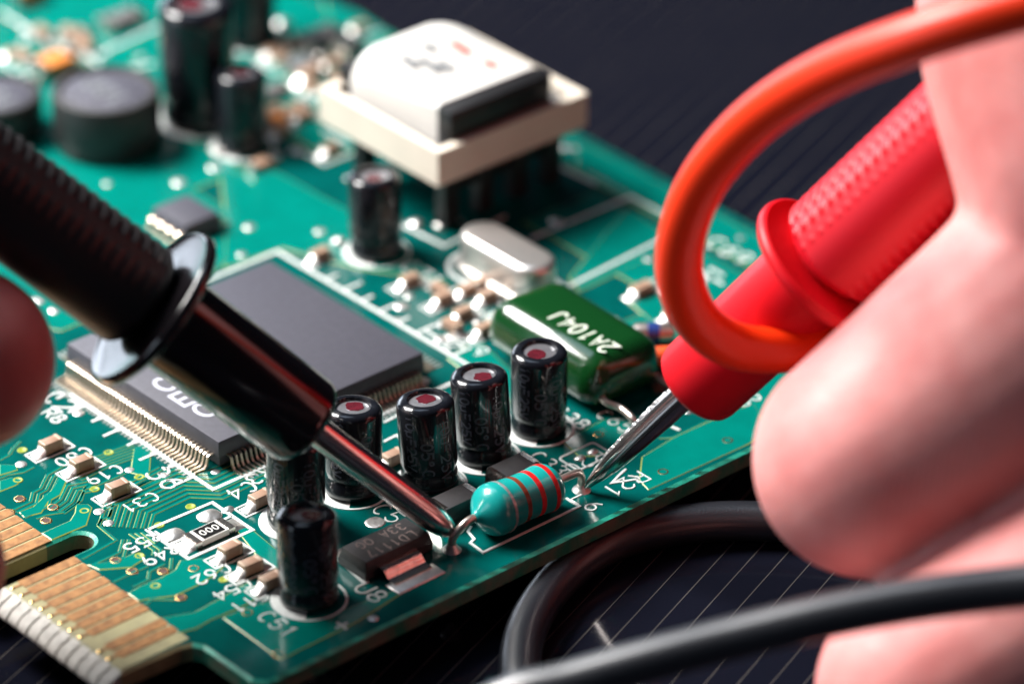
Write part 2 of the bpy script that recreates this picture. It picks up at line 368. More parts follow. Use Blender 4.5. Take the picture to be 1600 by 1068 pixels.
# chamfer blocks along the tab edge, one per finger pitch
def block_bm(w):
    bm = bmesh.new()
    pr = [(0.35, 0.015), (-1.0, -0.55), (-1.55, -1.15), (-1.5, -1.55), (0.2, -1.55)]
    a = [bm.verts.new((-w / 2, y, z)) for y, z in pr]; b = [bm.verts.new((w / 2, y, z)) for y, z in pr]
    bm.faces.new(a[::-1]); bm.faces.new(b)
    for i in range(5): bm.faces.new((a[i], a[(i + 1) % 5], b[(i + 1) % 5], b[i]))
    bmesh.ops.bevel(bm, geom=bm.edges[:], offset=0.10, segments=2, affect='EDGES')
    bmesh.ops.recalc_face_normals(bm, faces=bm.faces); return bm
PITCH = 1.345
xf0 = B(28.7, 915).x
first = None
for x0, nb in ((0.4, 12), (-2.3 - 14 * PITCH, 14)):
    w = (16.5 / 12) if x0 > 0 else PITCH
    for k in range(nb):
        if first is None:
            o = first = auto_smooth(bm_obj('bevel_block', block_bm(w - 0.04), M['frost'], PCB, True))
        else:
            o = first.copy(); COL.objects.link(o); o.parent = PCB
        o.location = (x0 + w * (k + 0.5), TY + random.uniform(-0.05, 0.03), random.uniform(-0.05, 0.0)); o.rotation_euler.z = random.uniform(-0.02, 0.02)
# gold fingers
bm = box_bm(-0.565, 0.565, -21.2, -15.3, 0, 0.06, 0.03, 1)
box_bm(-0.14, 0.14, -22.0, -21.2, 0, 0.055, 0, 1, 0, bm); 
finger = bm_obj('gold_finger', bm, M['gold'], PCB)
dotm = lathe('dot', [(0, 0.2), (0.06, 0.19), (0.10, 0.1)], M['golddot'], None, 12); dotm.parent = finger; dotm.location = (0, -22.05, 0.0); dotm.name = 'contact_dot'
finger.location = (xf0, 0, 0.01)
flist = [k for k in (1, 2, 3, 4, 5, 6, 7, 9, 10)]
for x in [xf0 + k * PITCH for k in flist] + [-3.05 - k * PITCH for k in range(12)]:
    o = finger.copy(); COL.objects.link(o); o.parent = PCB; o.location = (x, random.uniform(-0.05, 0.05), 0.01)
    c = dotm.copy(); COL.objects.link(c); c.parent = o

# copper pours under the mask
def pour(poly, z=0.05):
    pts = [(p.x, p.y) for p in (B(*q) for q in poly)]
    ar = sum(pts[i][0] * pts[(i + 1) % len(pts)][1] - pts[(i + 1) % len(pts)][0] * pts[i][1] for i in range(len(pts)))
    if ar < 0: pts = pts[::-1]
    out = offset_poly(pts, -0.09, True); n = len(pts)
    V = [(x, y, z) for x, y in pts] + [(x, y, 0.0) for x, y in out]
    F = [tuple(range(n))] + [(i, n + i, n + (i + 1) % n, (i + 1) % n) for i in range(n)]
    o = mk('copper_pour', V, F, [M['maskcu'], M['maskedge']], PCB, False, [0] + [1] * n)
    bm = bmesh.new(); bm.from_mesh(o.data); bmesh.ops.triangulate(bm, faces=[f for f in bm.faces if len(f.verts) > 4]); bm.to_mesh(o.data); bm.free()
z8 = lambda pl: [(200 + x / 5.333, 780 + y / 5.333) for x, y in pl]
z4 = lambda pl: [(x / 5.333, 760 + y / 5.333) for x, y in pl]
z0 = lambda pl: [(x / 6.284, 640 + y / 6.284) for x, y in pl]
z6 = lambda pl: [(200 + x / 5.333, 600 + y / 5.333) for x, y in pl]
for pl in (
    z8([(10, 780), (110, 722), (275, 655), (400, 585), (440, 510), (660, 490), (790, 560), (700, 640), (560, 720), (390, 800), (150, 830), (90, 845)]),
    z8([(270, 990), (560, 940), (800, 810), (990, 700), (1140, 770), (960, 885), (690, 1000), (570, 1070), (420, 1110)]),
    z8([(800, 985), (1000, 895), (1190, 850), (1400, 1000), (1700, 960), (2230, 760), (2260, 790), (1900, 1020), (1270, 1330)]),
    z0([(590, 665), (650, 690), (585, 835), (470, 900), (400, 1010), (240, 1050), (195, 1005), (330, 955), (430, 860), (510, 790)]),
    z0([(0, 540), (150, 545), (165, 590), (0, 640)]), z0([(0, 700), (110, 670), (215, 690), (150, 740), (0, 800)]),
    z4([(640, 150), (730, 150), (760, 175), (715, 320), (432, 440), (355, 388), (590, 285), (630, 220)]),
    z4([(740, 650), (980, 620), (1120, 555), (1200, 600), (1090, 670), (830, 690)]),
    z8([(860, 195), (1040, 260), (1230, 420), (1300, 480), (1300, 620), (1080, 470)]),
    [(1004, 714), (1053, 684), (1150, 640), (1178, 632), (1200, 676), (1165, 695), (1013, 764), (1000, 750)],
    [(880, 690), (945, 655), (1000, 650), (1060, 640), (1010, 690), (930, 712), (905, 712)],
    [(210, 700), (236, 690), (232, 745), (205, 738)],
    [(345, 275), (420, 262), (470, 290), (600, 360), (640, 400), (700, 440), (560, 420), (440, 388), (352, 418), (352, 330)],
    [(0, 30), (60, 70), (110, 120), (60, 180), (0, 160)], [(220, 70), (250, 45), (250, 100), (200, 110)],
    [(905, 230), (960, 250), (1240, 400), (1240, 440), (1130, 380), (900, 260)],
    [(890, 435), (980, 325), (1030, 360), (1030, 395), (905, 455)],
    [(980, 470), (1060, 440), (1150, 440), (1100, 520), (1040, 520)],
    [(505, 0), (560, 20), (620, 60), (560, 70), (520, 40)],
    [(700, 560), (745, 530), (810, 590), (790, 640), (750, 600)]):
    pour(pl)
def pour_xy(pts, z=0.036):
    n = len(pts); out = offset_poly(pts, -0.09, True)
    V = [(x, y, z) for x, y in pts] + [(x, y, 0.0) for x, y in out]
    mk('copper_pour', V, [tuple(range(n))] + [(i, n + i, n + (i + 1) % n, (i + 1) % n) for i in range(n)], [M['maskcu'], M['maskedge']], PCB, False, [0] + [1] * n)
pour_xy([(-116, -13), (-64, -13), (-30.4, 6), (-30.4, 31.8), (-44, 31.8), (-44, 38), (-116, 38)])
pour_xy([(-116, 40), (-62, 40), (-58, 46), (-40, 46), (-40, 67), (-116, 67)])
pour_xy([(-20, 62.5), (18, 62.5), (18, 67.2), (-38, 67.2), (-38, 64)])
pour_xy([(2.2, 44.5), (24.4, 44.5), (24.4, 66), (20, 66), (20, 61), (-18, 61), (-18, 52), (2.2, 52)])

# traces
def trace(pts, w=0.16, z=0.045):
    V, F, FM = [], [], []
    q = [(v.x, v.y) for v in (p if isinstance(p, Vector) else B(*p) for p in pts)]
    ribbon_geo(q, w, 0, z, 0.05, V, F, FM)
    return mk('trace', V, F, [M['maskcu'], M['maskedge']], PCB, False, FM)
def bundle(px, n, step, w=0.2):
    base = [(v.x, v.y) for v in (B(*p) for p in px)]
    for k in range(n):
        trace([Vector((x, y, 0)) for x, y in offset_poly(base, k * step, False)], w)
bundle([(233, 826), (240, 803), (297, 776), (348, 778), (369, 768), (392, 757), (425, 742)], 8, 0.62, 0.24)
bundle(z0([(1560, 560), (1300, 700), (1240, 690), (1130, 740)]), 4, 0.5)
bundle(z0([(900, 690), (660, 742), (592, 880), (480, 960)]), 4, 0.55, 0.22)
bundle(z0([(700, 500), (465, 640), (400, 770), (322, 812), (300, 900), (130, 980)]), 4, 0.55, 0.22)
bundle(z0([(1290, 330), (900, 470), (640, 600)]), 6, 0.42, 0.2)
for pl in (z0([(960, 730), (835, 762), (795, 890), (640, 1000), (450, 1030), (360, 1066)]), z0([(1230, 620), (970, 732), (870, 740), (835, 762)]),
           z0([(0, 490), (90, 440), (130, 380), (200, 310)]), z0([(0, 670), (80, 635), (230, 610), (330, 560)]),
           z4([(815, 320), (965, 445), (685, 600)]), z4([(1025, 440), (995, 545), (770, 650)]), z4([(1075, 440), (1030, 590), (990, 605)]),
           z4([(1080, 390), (1285, 530), (1275, 570)]), z4([(1130, 385), (1340, 525), (1330, 560)]), z4([(1180, 380), (1300, 470)]),
           z4([(945, 790), (1110, 710), (1230, 660)]), z4([(1110, 830), (1235, 770), (1245, 705), (1370, 640)]), z4([(1420, 690), (1430, 595)]),
           z4([(1210, 985), (1265, 935), (1460, 940)]), z4([(870, 190), (1060, 115)]), z4([(815, 320), (850, 270), (910, 250), (935, 190)]),
           z8([(1020, 290), (1240, 430)]), z8([(1040, 890), (1150, 960)]),
           [(352, 965), (435, 1020)], [(1030, 684), (1050, 683), (1125, 648)], [(1013, 764), (1165, 694)]):
    trace(pl, 0.2)

# silkscreen lines
def silk_line(pts, w=0.32, name='silkscreen_line', closed=False):
    V, F, FM = [], [], []
    q = [(v[0], v[1]) for v in (p if isinstance(p, Vector) else B(*p) for p in pts)]
    if closed: q = q + [q[0], tuple(np.array(q[0]) + (np.array(q[1]) - np.array(q[0])) * 0.02)]
    ribbon_geo(q, w, 0, 0.075, 0.02, V, F, FM)
    return mk(name, V, F, M['silk'], PCB)
P2 = lambda x, y: Vector((x, y, 0))
silk_line([P2(-20.8, 0), P2(0.1, 0), P2(0.1, 30.4), P2(-29, 30.4), P2(-29, 21)], 0.36)
for k in range(8):
    silk_line([P2(-1.3 - 2.62 * k - 1.3, -0.2), P2(-1.3 - 2.62 * k - 1.3, -1.35 if k % 2 else -2.0)], 0.28)
for k in range(9):
    silk_line([P2(-3.5 - 2.62 * k, 30.6), P2(-3.5 - 2.62 * k, 31.9 if k % 2 else 32.7)], 0.28)
silk_line([P2(22.76, 24.3), P2(22.76, 22.33)] if False else [(885, 778), (893, 784), (905.9, 790.6), (755, 862.8), (735, 848), (741, 842), (731, 830), (736, 822)], 0.22)
silk_line([(230, 828), (332, 785), (395, 828), (295, 873)], 0.3, closed=True)
silk_line([(265, 851), (362, 806)], 0.26)
silk_line([(1000, 748), (955, 755), (972, 738), (978, 733)], 0.2)
silk_line([(532, 878), (567, 909), (572, 906)], 0.18)
silk_line([(640, 806), (660, 818)], 0.18)
for pl in ([(620, 348), (694, 385), (790, 338)], [(540, 278), (600, 310)], [(869, 258), (930, 288)], [(829, 373), (985, 308), (1060, 346)], [(888, 448), (1050, 366)],
           [(0, 20), (60, 55), (140, 92), (252, 40)], [(60, 55), (30, 70)], [(140, 92), (170, 115), (240, 100)], [(755, 700), (790, 683)], [(600, 660), (630, 645), (650, 660)], [(820, 760), (845, 748)], [(740, 812), (770, 800)],
           [(505, 205), (545, 225)], [(395, 260), (440, 245)], [(600, 690), (620, 680), (640, 695)], [(780, 470), (740, 450), (710, 462)], [(180, 360), (235, 395)], [(425, 800), (440, 835)],
           [(355, 500), (340, 515)], [(1085, 420), (1130, 445)], [(1000, 655), (1020, 640)], [(1035, 660), (1062, 672)]):
    silk_line(pl, 0.34 if pl[0][1] < 460 else 0.22)
def silk_box(cx, cy, lx, ly, w=0.17):
    c = B(cx, cy); x, y = c.x, c.y
    silk_line([P2(x - lx / 2, y - ly / 2), P2(x + lx / 2, y - ly / 2), P2(x + lx / 2, y + ly / 2), P2(x - lx / 2, y + ly / 2)], w, closed=True)
# rounded outline of the empty R20 position
c = B(915, 713)
silk_line([P2(c.x + 0.95 * sx_ + 0.35 * math.cos(t), c.y + 1.7 * sy_ + 0.35 * math.sin(t)) for sx_, sy_, ts in ((1, 1, (0, 45, 90)), (-1, 1, (90, 135, 180)), (-1, -1, (180, 225, 270)), (1, -1, (270, 315, 360))) for t in map(math.radians, ts)], 0.17, closed=True)
for tx, px, py, d, h, w in (('36', 258, 747, 'u', 2.1, 0.36), ('C51', 434, 975, 'u', 1.5, 0.22), ('U8', 580, 925, 'u', 1.7, 0.24), ('L6', 918, 785, 'u', 1.6, 0.22), ('C33', 858, 724, 'u', 1.5, 0.18),
        ('C38', 893, 653, 'u', 1.5, 0.2), ('C65', 962, 658, 'u', 1.5, 0.2), ('C5', 607, 802, 'u', 1.7, 0.2), ('+', 534, 977, 'u', 1.9, 0.34),
        ('C60', 115, 714, '-v', 1.35, 0.26), ('C19', 163, 742, '-v', 1.35, 0.26), ('C31', 219, 785, '-v', 1.35, 0.24), ('C62', 331, 897, '-v', 1.35, 0.24), ('C54', 363, 921, '-v', 1.35, 0.24), ('C11', 390, 940, '-v', 1.35, 0.24),
        ('R55', 224, 847, '-v', 1.4, 0.26), ('R49', 252, 867, '-v', 1.4, 0.26), ('R21', 978, 756, '-v', 1.7, 0.2), ('R20', 915, 722, '-v', 1.6, 0.19), ('C4', 378, 766, '-v', 1.6, 0.28), ('R3', 408, 744, '-v', 1.6, 0.28),
        ('C69', 1140, 392, 'u', 2.0, 0.34), ('V1', 1028, 450, 'u', 1.8, 0.4), ('B60', 1160, 628, 'v', 1.5, 0.24), ('C2', 95, 628, 'u', 2.0, 0.4), ('R8', 85, 650, 'u', 1.4, 0.3), ('C71', 660, 428, 'u', 1.8, 0.36), ('C70', 735, 465, 'u', 1.8, 0.36),
        ('C9', 742, 545, 'u', 1.6, 0.3), ('72', 700, 535, 'u', 1.5, 0.3), ('L2', 610, 720, '-v', 1.5, 0.24), ('A1', 1110, 430, 'v', 1.8, 0.42)):
    flat_text('silkscreen_text', tx, B(px, py), d, h, w, M['silk'], PCB)

# vias
def via_mesh():
    prof_r = [(0.36, 0.05), (0.43, 0.06), (0.51, 0.04), (0.55, 0.0)]
    V, F, FM = [], [], []; sg = 18
    for r, z in [(0.35, 0.035)] + prof_r:
        for k in range(sg): V.append((r * math.cos(2 * math.pi * k / sg), r * math.sin(2 * math.pi * k / sg), z))
    F.append(tuple(range(sg))); FM.append(1)
    for i in range(4):
        for k in range(sg): F.append((i * sg + k, (i + 1) * sg + k, (i + 1) * sg + (k + 1) % sg, i * sg + (k + 1) % sg)); FM.append(0)
    return V, F, FM
V, F, FM = via_mesh()
via = mk('via', V, F, [M['golddot'], M['hole']], PCB, False, FM)
fvia = lathe('filled_via', [(0, 0.5), (0.04, 0.46), (0.07, 0.3), (0.08, 0.05)], M['solder'], PCB, 16)
vias = [(31, 779), (83, 792), (72, 813), (181, 875), (207, 892), (255, 892), (283, 933), (303, 888), (435, 1022), (387, 957), (1137, 688), (1036, 737), (935, 679), (14, 800)]
fvias = [(155, 799), (170, 817), (583, 965), (337, 737), (33, 725), (203, 734), (355, 797), (123, 645), (257, 742), (1015, 405), (870, 347), (885, 230), (1158, 372), (640, 463), (620, 500), (628, 478), (690, 530), (705, 525), (660, 595), (280, 285), (390, 355), (378, 398), (500, 362), (168, 287), (65, 207),
         (440, 35), (465, 70), (497, 95), (465, 236), (432, 215), (545, 90), (520, 60), (455, 130), (40, 47), (102, 45), (172, 28), (160, 85), (220, 90), (245, 160), (262, 180), (1020, 515), (1075, 642), (715, 345), (690, 348), (335, 262), (1105, 560), (60, 470), (85, 485), (430, 240), (478, 145), (900, 232)]
for i, (px, py) in enumerate(vias):
    o = via if i == 0 else via.copy()
    if i: COL.objects.link(o); o.parent = PCB
    v = B(px, py); o.location = (v.x, v.y, 0.005)
for i, (px, py) in enumerate(fvias):
    o = fvia if i == 0 else fvia.copy()
    if i: COL.objects.link(o); o.parent = PCB
    v = B(px, py); o.location = (v.x, v.y, 0.01); s = random.uniform(0.8, 1.5) if py < 600 else random.uniform(0.8, 1.1); o.scale = (s, s, s)
# unplugged rings (mask covered vias)
ringv = lathe('tented_via', [(0, 0.48), (0.07, 0.42), (0.07, 0.3), (0.02, 0.22)], M['maskedge'], PCB, 16)
rl = [(148, 764), (218, 868), (249, 820), (298, 791), (35, 703), (28, 750), (170, 707), (218, 745), (132, 798), (350, 905), (243, 915)]
for i, (px, py) in enumerate(rl):
    o = ringv if i == 0 else ringv.copy()
    if i: COL.objects.link(o); o.parent = PCB
    v = B(px, py); o.location = (v.x, v.y, 0.0)

# ------------------------------------------------------------------ electrolytic capacitors
def sleeve_text(lines, R, h, parent):
    V, F = [], []
    for (txt, a0, zc, hh) in lines:
        for pl in strokes(txt, hh, 5.2):
            n0 = len(V); w = 0.085
            pts = []
            for i in range(len(pl) - 1):
                m_ = 2
                for k in range(m_): pts.append(tuple(np.array(pl[i]) + (np.array(pl[i + 1]) - np.array(pl[i])) * k / m_))
            pts.append(pl[-1])
            L, Rr = offset_poly(pts, w, False), offset_poly(pts, -w, False)
            for a, b in zip(L, Rr):
                for q in (a, b):
                    ang = a0 + q[1] / R
                    V.append(((R + 0.012) * math.cos(ang), (R + 0.012) * math.sin(ang), zc - q[0]))
            for i in range(len(pts) - 1): F.append((n0 + 2 * i, n0 + 2 * i + 1, n0 + 2 * i + 3, n0 + 2 * i + 2))
    return mk('sleeve_print', V, F, M['sleeveprint'], parent)
camang = math.atan2(-CF[1], -CF[0])           # direction towards the lens, seen from above
def capacitor(base, top, R, h, label, seed, ring=True, discr=3.15, text=True):
    rd = random.Random(seed)
    c = [(0.0, R * 0.93), (0.10 * h / 8, R * 0.985), (0.06 * h, R), (0.15 * h, R * 0.975), (0.185 * h, R * 0.915), (0.22 * h, R * 0.965), (0.27 * h, R), (0.6 * h, R * 1.004), (0.915 * h, R)]
    c += [(0.915 * h + 0.075 * h * math.sin(math.radians(t)), R - 0.27 * R * (1 - math.cos(math.radians(t)))) for t in (15, 30, 45, 60, 75, 90)]
    c += [(0.988 * h, R * 0.63), (0.965 * h, R * 0.60), (0.945 * h, R * 0.59)]
    o = lathe('capacitor', c, M['sleeve'], PCB, 56, None, None, 60)
    b = Vector(base); t = Vector(top) - b
    aim(o, b, t, (math.cos(camang), math.sin(camang), 0))
    if label: o['label'] = label
    d = lathe('can_top', [(0, R * 0.585), (0.03, R * 0.575), (0.05, R * 0.5), (0.06, 0.05)], M['alu'], None, 40); d.parent = o; d.location = (0, 0, 0.947 * h)
    # irregular maroon blot on the can top
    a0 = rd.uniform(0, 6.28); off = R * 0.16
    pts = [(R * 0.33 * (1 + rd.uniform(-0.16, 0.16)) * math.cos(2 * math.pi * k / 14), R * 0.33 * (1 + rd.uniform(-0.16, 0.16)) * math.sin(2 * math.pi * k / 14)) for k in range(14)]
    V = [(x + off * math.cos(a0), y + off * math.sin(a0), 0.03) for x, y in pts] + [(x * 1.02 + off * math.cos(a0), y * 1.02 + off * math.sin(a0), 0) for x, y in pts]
    mk('top_blot', V, [tuple(range(14))] + [(k, 14 + k, 14 + (k + 1) % 14, (k + 1) % 14) for k in range(14)], M['maroon'], o, False, None, (0, 0, 0.947 * h + 0.062))
    if text:
        sleeve_text([('10uF25V', 0.62 + rd.uniform(-0.1, 0.1), h * 0.50, 1.0), ('105oC', 0.10 + rd.uniform(-0.1, 0.1), h * 0.46, 1.0), ('10uF25V', -0.55, h * 0.6, 0.9)], R, h, o)
    if ring:
        x, y = b.x, b.y; V, F, FM = [], [], []
        ribbon_geo([(discr * math.cos(t_), discr * math.sin(t_)) for t_ in np.linspace(0, 2 * math.pi, 49)], 0.2, 0, 0.075, 0.02, V, F, FM)
        a1 = math.radians(-135)
        half = [(discr * math.cos(a1 + s), discr * math.sin(a1 + s)) for s in np.linspace(-math.pi / 2, math.pi / 2, 25)]
        n0 = len(V); V += [(p_[0], p_[1], 0.07) for p_ in half]; F.append(tuple(range(n0, n0 + 25)))
        mk('polarity_ring', V, F, M['silk'], PCB, False, None, (x, y, 0.003))
    return o
TH = 8.2
def cap_px(bx, by, tx, ty, label, seed, R=2.52, h=TH, ring=True, text=True, discr=3.15):
    b = B(bx, by, 0.12)
    t = B(tx, ty, h)
    return capacitor(b, t, R, h, label, seed, ring, discr, text)
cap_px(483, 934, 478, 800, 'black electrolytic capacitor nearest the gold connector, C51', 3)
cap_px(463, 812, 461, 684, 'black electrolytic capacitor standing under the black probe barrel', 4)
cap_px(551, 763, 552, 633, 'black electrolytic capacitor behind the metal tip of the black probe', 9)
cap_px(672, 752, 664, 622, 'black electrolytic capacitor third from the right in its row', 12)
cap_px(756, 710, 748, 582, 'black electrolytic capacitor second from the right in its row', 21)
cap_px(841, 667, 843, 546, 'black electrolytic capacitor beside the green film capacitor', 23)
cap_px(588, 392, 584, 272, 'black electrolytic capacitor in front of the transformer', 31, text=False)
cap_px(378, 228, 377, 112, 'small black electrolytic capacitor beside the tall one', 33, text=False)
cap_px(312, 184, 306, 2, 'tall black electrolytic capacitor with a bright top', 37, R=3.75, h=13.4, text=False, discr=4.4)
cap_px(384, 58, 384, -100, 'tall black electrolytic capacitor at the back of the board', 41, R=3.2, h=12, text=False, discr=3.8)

# ------------------------------------------------------------------ chips
def copy_child(src, parent, loc, rot):
    o = src.copy(); COL.objects.link(o); o.parent = parent; o.location = loc; o.rotation_euler = (0, 0, rot); return o
def gull_pin(w, run, zs, t=0.14, foot=0.8, pad=0.5):
    # profile in local y (outwards) / z; body face at y = 0
    pr = [(-0.1, zs), (0.35, zs), (0.55, zs - 0.12), (0.75, 0.35), (0.95, 0.16), (run, 0.15)]
    V, F = [], []
    for s in (-w / 2, w / 2):
        for i, (y, z) in enumerate(pr): V.append((s, y, z + t / 2 if z > 0.2 else z + 0.02))
        for i, (y, z) in enumerate(pr): V.append((s, y - (0.12 if 2 <= i <= 3 else 0), z - t / 2 if z > 0.2 else 0.02))
    n = len(pr)
    for i in range(n - 1):
        F += [(i, i + 1, 2 * n + i + 1, 2 * n + i), (n + i, 3 * n + i, 3 * n + i + 1, n + i + 1), (i, n + i, n + i + 1, i + 1), (2 * n + i, 2 * n + i + 1, 3 * n + i + 1, 3 * n + i)]
    F.append((n - 1, 2 * n - 1, 4 * n - 1, 3 * n - 1))
    return V, F
QX0, QX1, QY0, QY1 = -24.25, -2.1, 2.4, 25.7
bm = bmesh.new()
box_bm(QX0 - 0.12, QX1 + 0.12, QY0 - 0.12, QY1 + 0.12, 1.30, 2.82, 0.07, 2, 0.12, bm)
box_bm(QX0 + 0.2, QX1 - 0.2, QY0 + 0.2, QY1 - 0.2, 0.25, 1.30, 0.0, 1, -0.25, bm)
qfp = bm_obj('microchip', bm, M['epoxy'], PCB); auto_smooth(qfp)
qfp['label'] = 'large square grey microchip with rows of fine pins on every side'
V, F = gull_pin(0.23, 2.0, 1.28)
pin0 = mk('pin', V, F, M['pin'], qfp)
PP = 0.525; first_used = False
def put_pin(loc, rot):
    global first_used
    if not first_used:
        first_used = True; pin0.location = loc; pin0.rotation_euler = (0, 0, rot)
    else: copy_child(pin0, qfp, loc, rot)
for k in range(40):
    x = (QX0 + QX1) / 2 + (k - 19.5) * PP
    put_pin((x, QY0 - 0.1, 0), math.pi); put_pin((x, QY1 + 0.1, 0), 0)
for k in range(42):
    y = (QY0 + QY1) / 2 + (k - 20.5) * PP
    put_pin((QX1 + 0.1, y, 0), -math.pi / 2); put_pin((QX0 - 0.1, y, 0), math.pi / 2)
# solder lands under the pin feet
V, F, FM = [], [], []
for k in range(40):
    x = (QX0 + QX1) / 2 + (k - 19.5) * PP
    ribbon_geo([(x, QY0 - 3.0), (x, QY0 - 1.2)], 0.19, 0, 0.05, 0.02, V, F, FM); ribbon_geo([(x, QY1 + 1.2), (x, QY1 + 3.0)], 0.19, 0, 0.05, 0.02, V, F, FM)
for k in range(42):
    y = (QY0 + QY1) / 2 + (k - 20.5) * PP
    ribbon_geo([(QX1 + 1.2, y), (QX1 + 3.0, y)], 0.19, 0, 0.05, 0.02, V, F, FM); ribbon_geo([(QX0 - 3.0, y), (QX0 - 1.2, y)], 0.19, 0, 0.05, 0.02, V, F, FM)
mk('solder_lands', V, F, M['solder'], PCB, False, None, (0, 0, 0.004))
for tx, px, py in (('C', 257, 600), ('E', 287, 622), ('C', 319, 640)):
    b = B(px, py, 2.82)
    flat_text('printed_letter', tx, (b.x, b.y), 'v', 2.2, 0.3, M['epoxyprint'], qfp, 2.822, 2.835)

so = bm_obj('small_chip', box_bm(-41.0, -35.6, 24.4, 29.0, 0.3, 1.9, 0.1, 2, 0.25), M['epoxy'], PCB); auto_smooth(so)
so['label'] = 'small grey chip with eight pins behind the flange of the black probe'
V, F = gull_pin(0.5, 1.5, 1.0, 0.2)
sp = None
for k in range(4):
    for yy, rr in ((24.5, math.pi), (28.9, 0)):
        loc = (-38.3 + (k - 1.5) * 1.33, yy, 0)
        if sp is None: sp = mk('pin', V, F, M['pin'], so); sp.location = loc; sp.rotation_euler = (0, 0, rr)
        else: copy_child(sp, so, loc, rr)

# voltage regulator
bm = bmesh.new()
box_bm(16.2, 19.75, 0.85, 8.25, 0.80, 1.80, 0.05, 2, 0.22, bm); box_bm(16.2, 19.75, 0.85, 8.25, 0.12, 0.80, 0.0, 1, -0.0, bm)
reg = auto_smooth(bm_obj('voltage_regulator', bm, M['sot'], PCB)); reg['label'] = 'black regulator chip marked LD1117 with one wide metal tab'
pr = [(-0.2, 0.95), (0.3, 0.95), (0.62, 0.88), (0.9, 0.62), (1.12, 0.34), (1.4, 0.22), (2.1, 0.20)]
V, F = [], []
for i, (x, z) in enumerate(pr):
    for y in (-2.05, 2.05): V += [(x, y, z), (x, y, z - 0.2)]
for i in range(len(pr) - 1):
    q = 4 * i; F += [(q, q + 4, q + 6, q + 2), (q + 1, q + 3, q + 7, q + 5), (q, q + 1, q + 5, q + 4), (q + 2, q + 6, q + 7, q + 3)]
F.append((24, 25, 27, 26))
auto_smooth(mk('tab', V, F, M['tin'], reg, True, None, (19.75, 4.35, 0)), 60)
auto_smooth(bm_obj('tab_solder', box_bm(21.15, 23.05, 1.75, 6.95, 0.0, 0.13, 0.06, 2, 0.1), M['solder'], PCB))
for k in range(3):
    o = auto_smooth(bm_obj('lead', box_bm(14.7, 16.25, -0.5, 0.5, 0.02, 0.32, 0.06, 2), M['tin'], reg, False, (0, 1.95 + 2.45 * k, 0)))
for tx, x, y in (('LD1117', 18.75, 4.5), ('33A QG', 17.25, 4.6)):
    flat_text('laser_marking', tx, (x, y), '-v', 0.95, 0.075, M['sotprint'], reg, 1.801, 1.808)

# ------------------------------------------------------------------ chip capacitors, resistors, diodes
def mlcc_mesh():
    o = bm_obj('ceramic_capacitor', box_bm(-0.52, 0.52, -0.72, 0.72, 0.06, 1.15, 0.09, 2), M['mlcc'], PCB)
    auto_smooth(o); kids = []
    for s in (-1, 1):
        e = bm_obj('end_cap', box_bm(-0.55, 0.55, -0.19, 0.19, 0.04, 1.18, 0.10, 2), M['mlcc'] if False else M['mlccend'], o, False, (0, s * 0.80, 0)); auto_smooth(e); kids.append(e)
        V = [(-0.6, 0, 0), (0.6, 0, 0), (0.55, 0, 0.75), (-0.55, 0, 0.75), (-0.66, s * 0.95, 0), (0.66, s * 0.95, 0), (0.3, s * 0.45, 0.28), (-0.3, s * 0.45, 0.28), (0.5, s * 0.85, 0.07), (-0.5, s * 0.85, 0.07)]
        F = [(3, 2, 6, 7), (7, 6, 8, 9), (9, 8, 5, 4), (2, 1, 5, 8, 6), (3, 7, 9, 4, 0)]
        f = mk('solder_fillet', V, F, M['solder'], o, True, None, (0, s * 0.96, 0)); kids.append(f)
    return o, kids
m0, mk_ = mlcc_mesh(); m0['label'] = ''
del m0['label']
mlist = [(80, 704, 1), (128, 733, 1), (184, 772, 1), (360, 868, 1), (392, 893, 1), (424, 916, 1), (407, 788, 1), (614, 724, 0), (640, 445, 1), (692, 474, 1), (723, 497, 1), (757, 522, 1), (762, 470, 0), (500, 405, 0)]
for i, (px, py, sb) in enumerate(mlist):
    v = B(px, py)
    if i == 0: o = m0
    else:
        o = m0.copy(); COL.objects.link(o); o.parent = PCB
        for c in mk_:
            d = c.copy(); COL.objects.link(d); d.parent = o
    o.location = (v.x, v.y, 0.03); o.rotation_euler.z = random.uniform(-0.06, 0.06)
    if py < 560: o.scale = (0.9, 0.9, 0.9)
    if sb:
        x, y = v.x, v.y
        silk_line([P2(x - 0.86, y - 2.15), P2(x + 0.80, y - 2.15), P2(x + 0.80, y + 1.95), P2(x - 0.86, y + 1.95)], 0.15, closed=True)
# loose clutter of small parts at the back of the board
rr_ = random.Random(19)
for (ax0, ay0, ax1, ay1, nn) in ((425, 15, 560, 130, 8), (425, 140, 520, 250, 9), (0, 10, 235, 110, 7), (640, 425, 770, 530, 5), (1000, 430, 1060, 540, 3)):
    for k in range(nn):
        v = B(rr_.uniform(ax0, ax1), rr_.uniform(ay0, ay1)); o = m0.copy(); COL.objects.link(o); o.parent = PCB
        for c in mk_:
            d = c.copy(); COL.objects.link(d); d.parent = o
        o.location = (v.x, v.y, 0.03); o.rotation_euler.z = rr_.choice((0, math.pi / 2)); q = rr_.uniform(0.7, 1.1); o.scale = (q, q, q * rr_.uniform(0.6, 1))
        if k % 2: silk_line([P2(v.x - 1.6, v.y - 1.9), P2(v.x + 1.5, v.y - 1.9), P2(v.x + 1.5, v.y + 1.9)], 0.26)
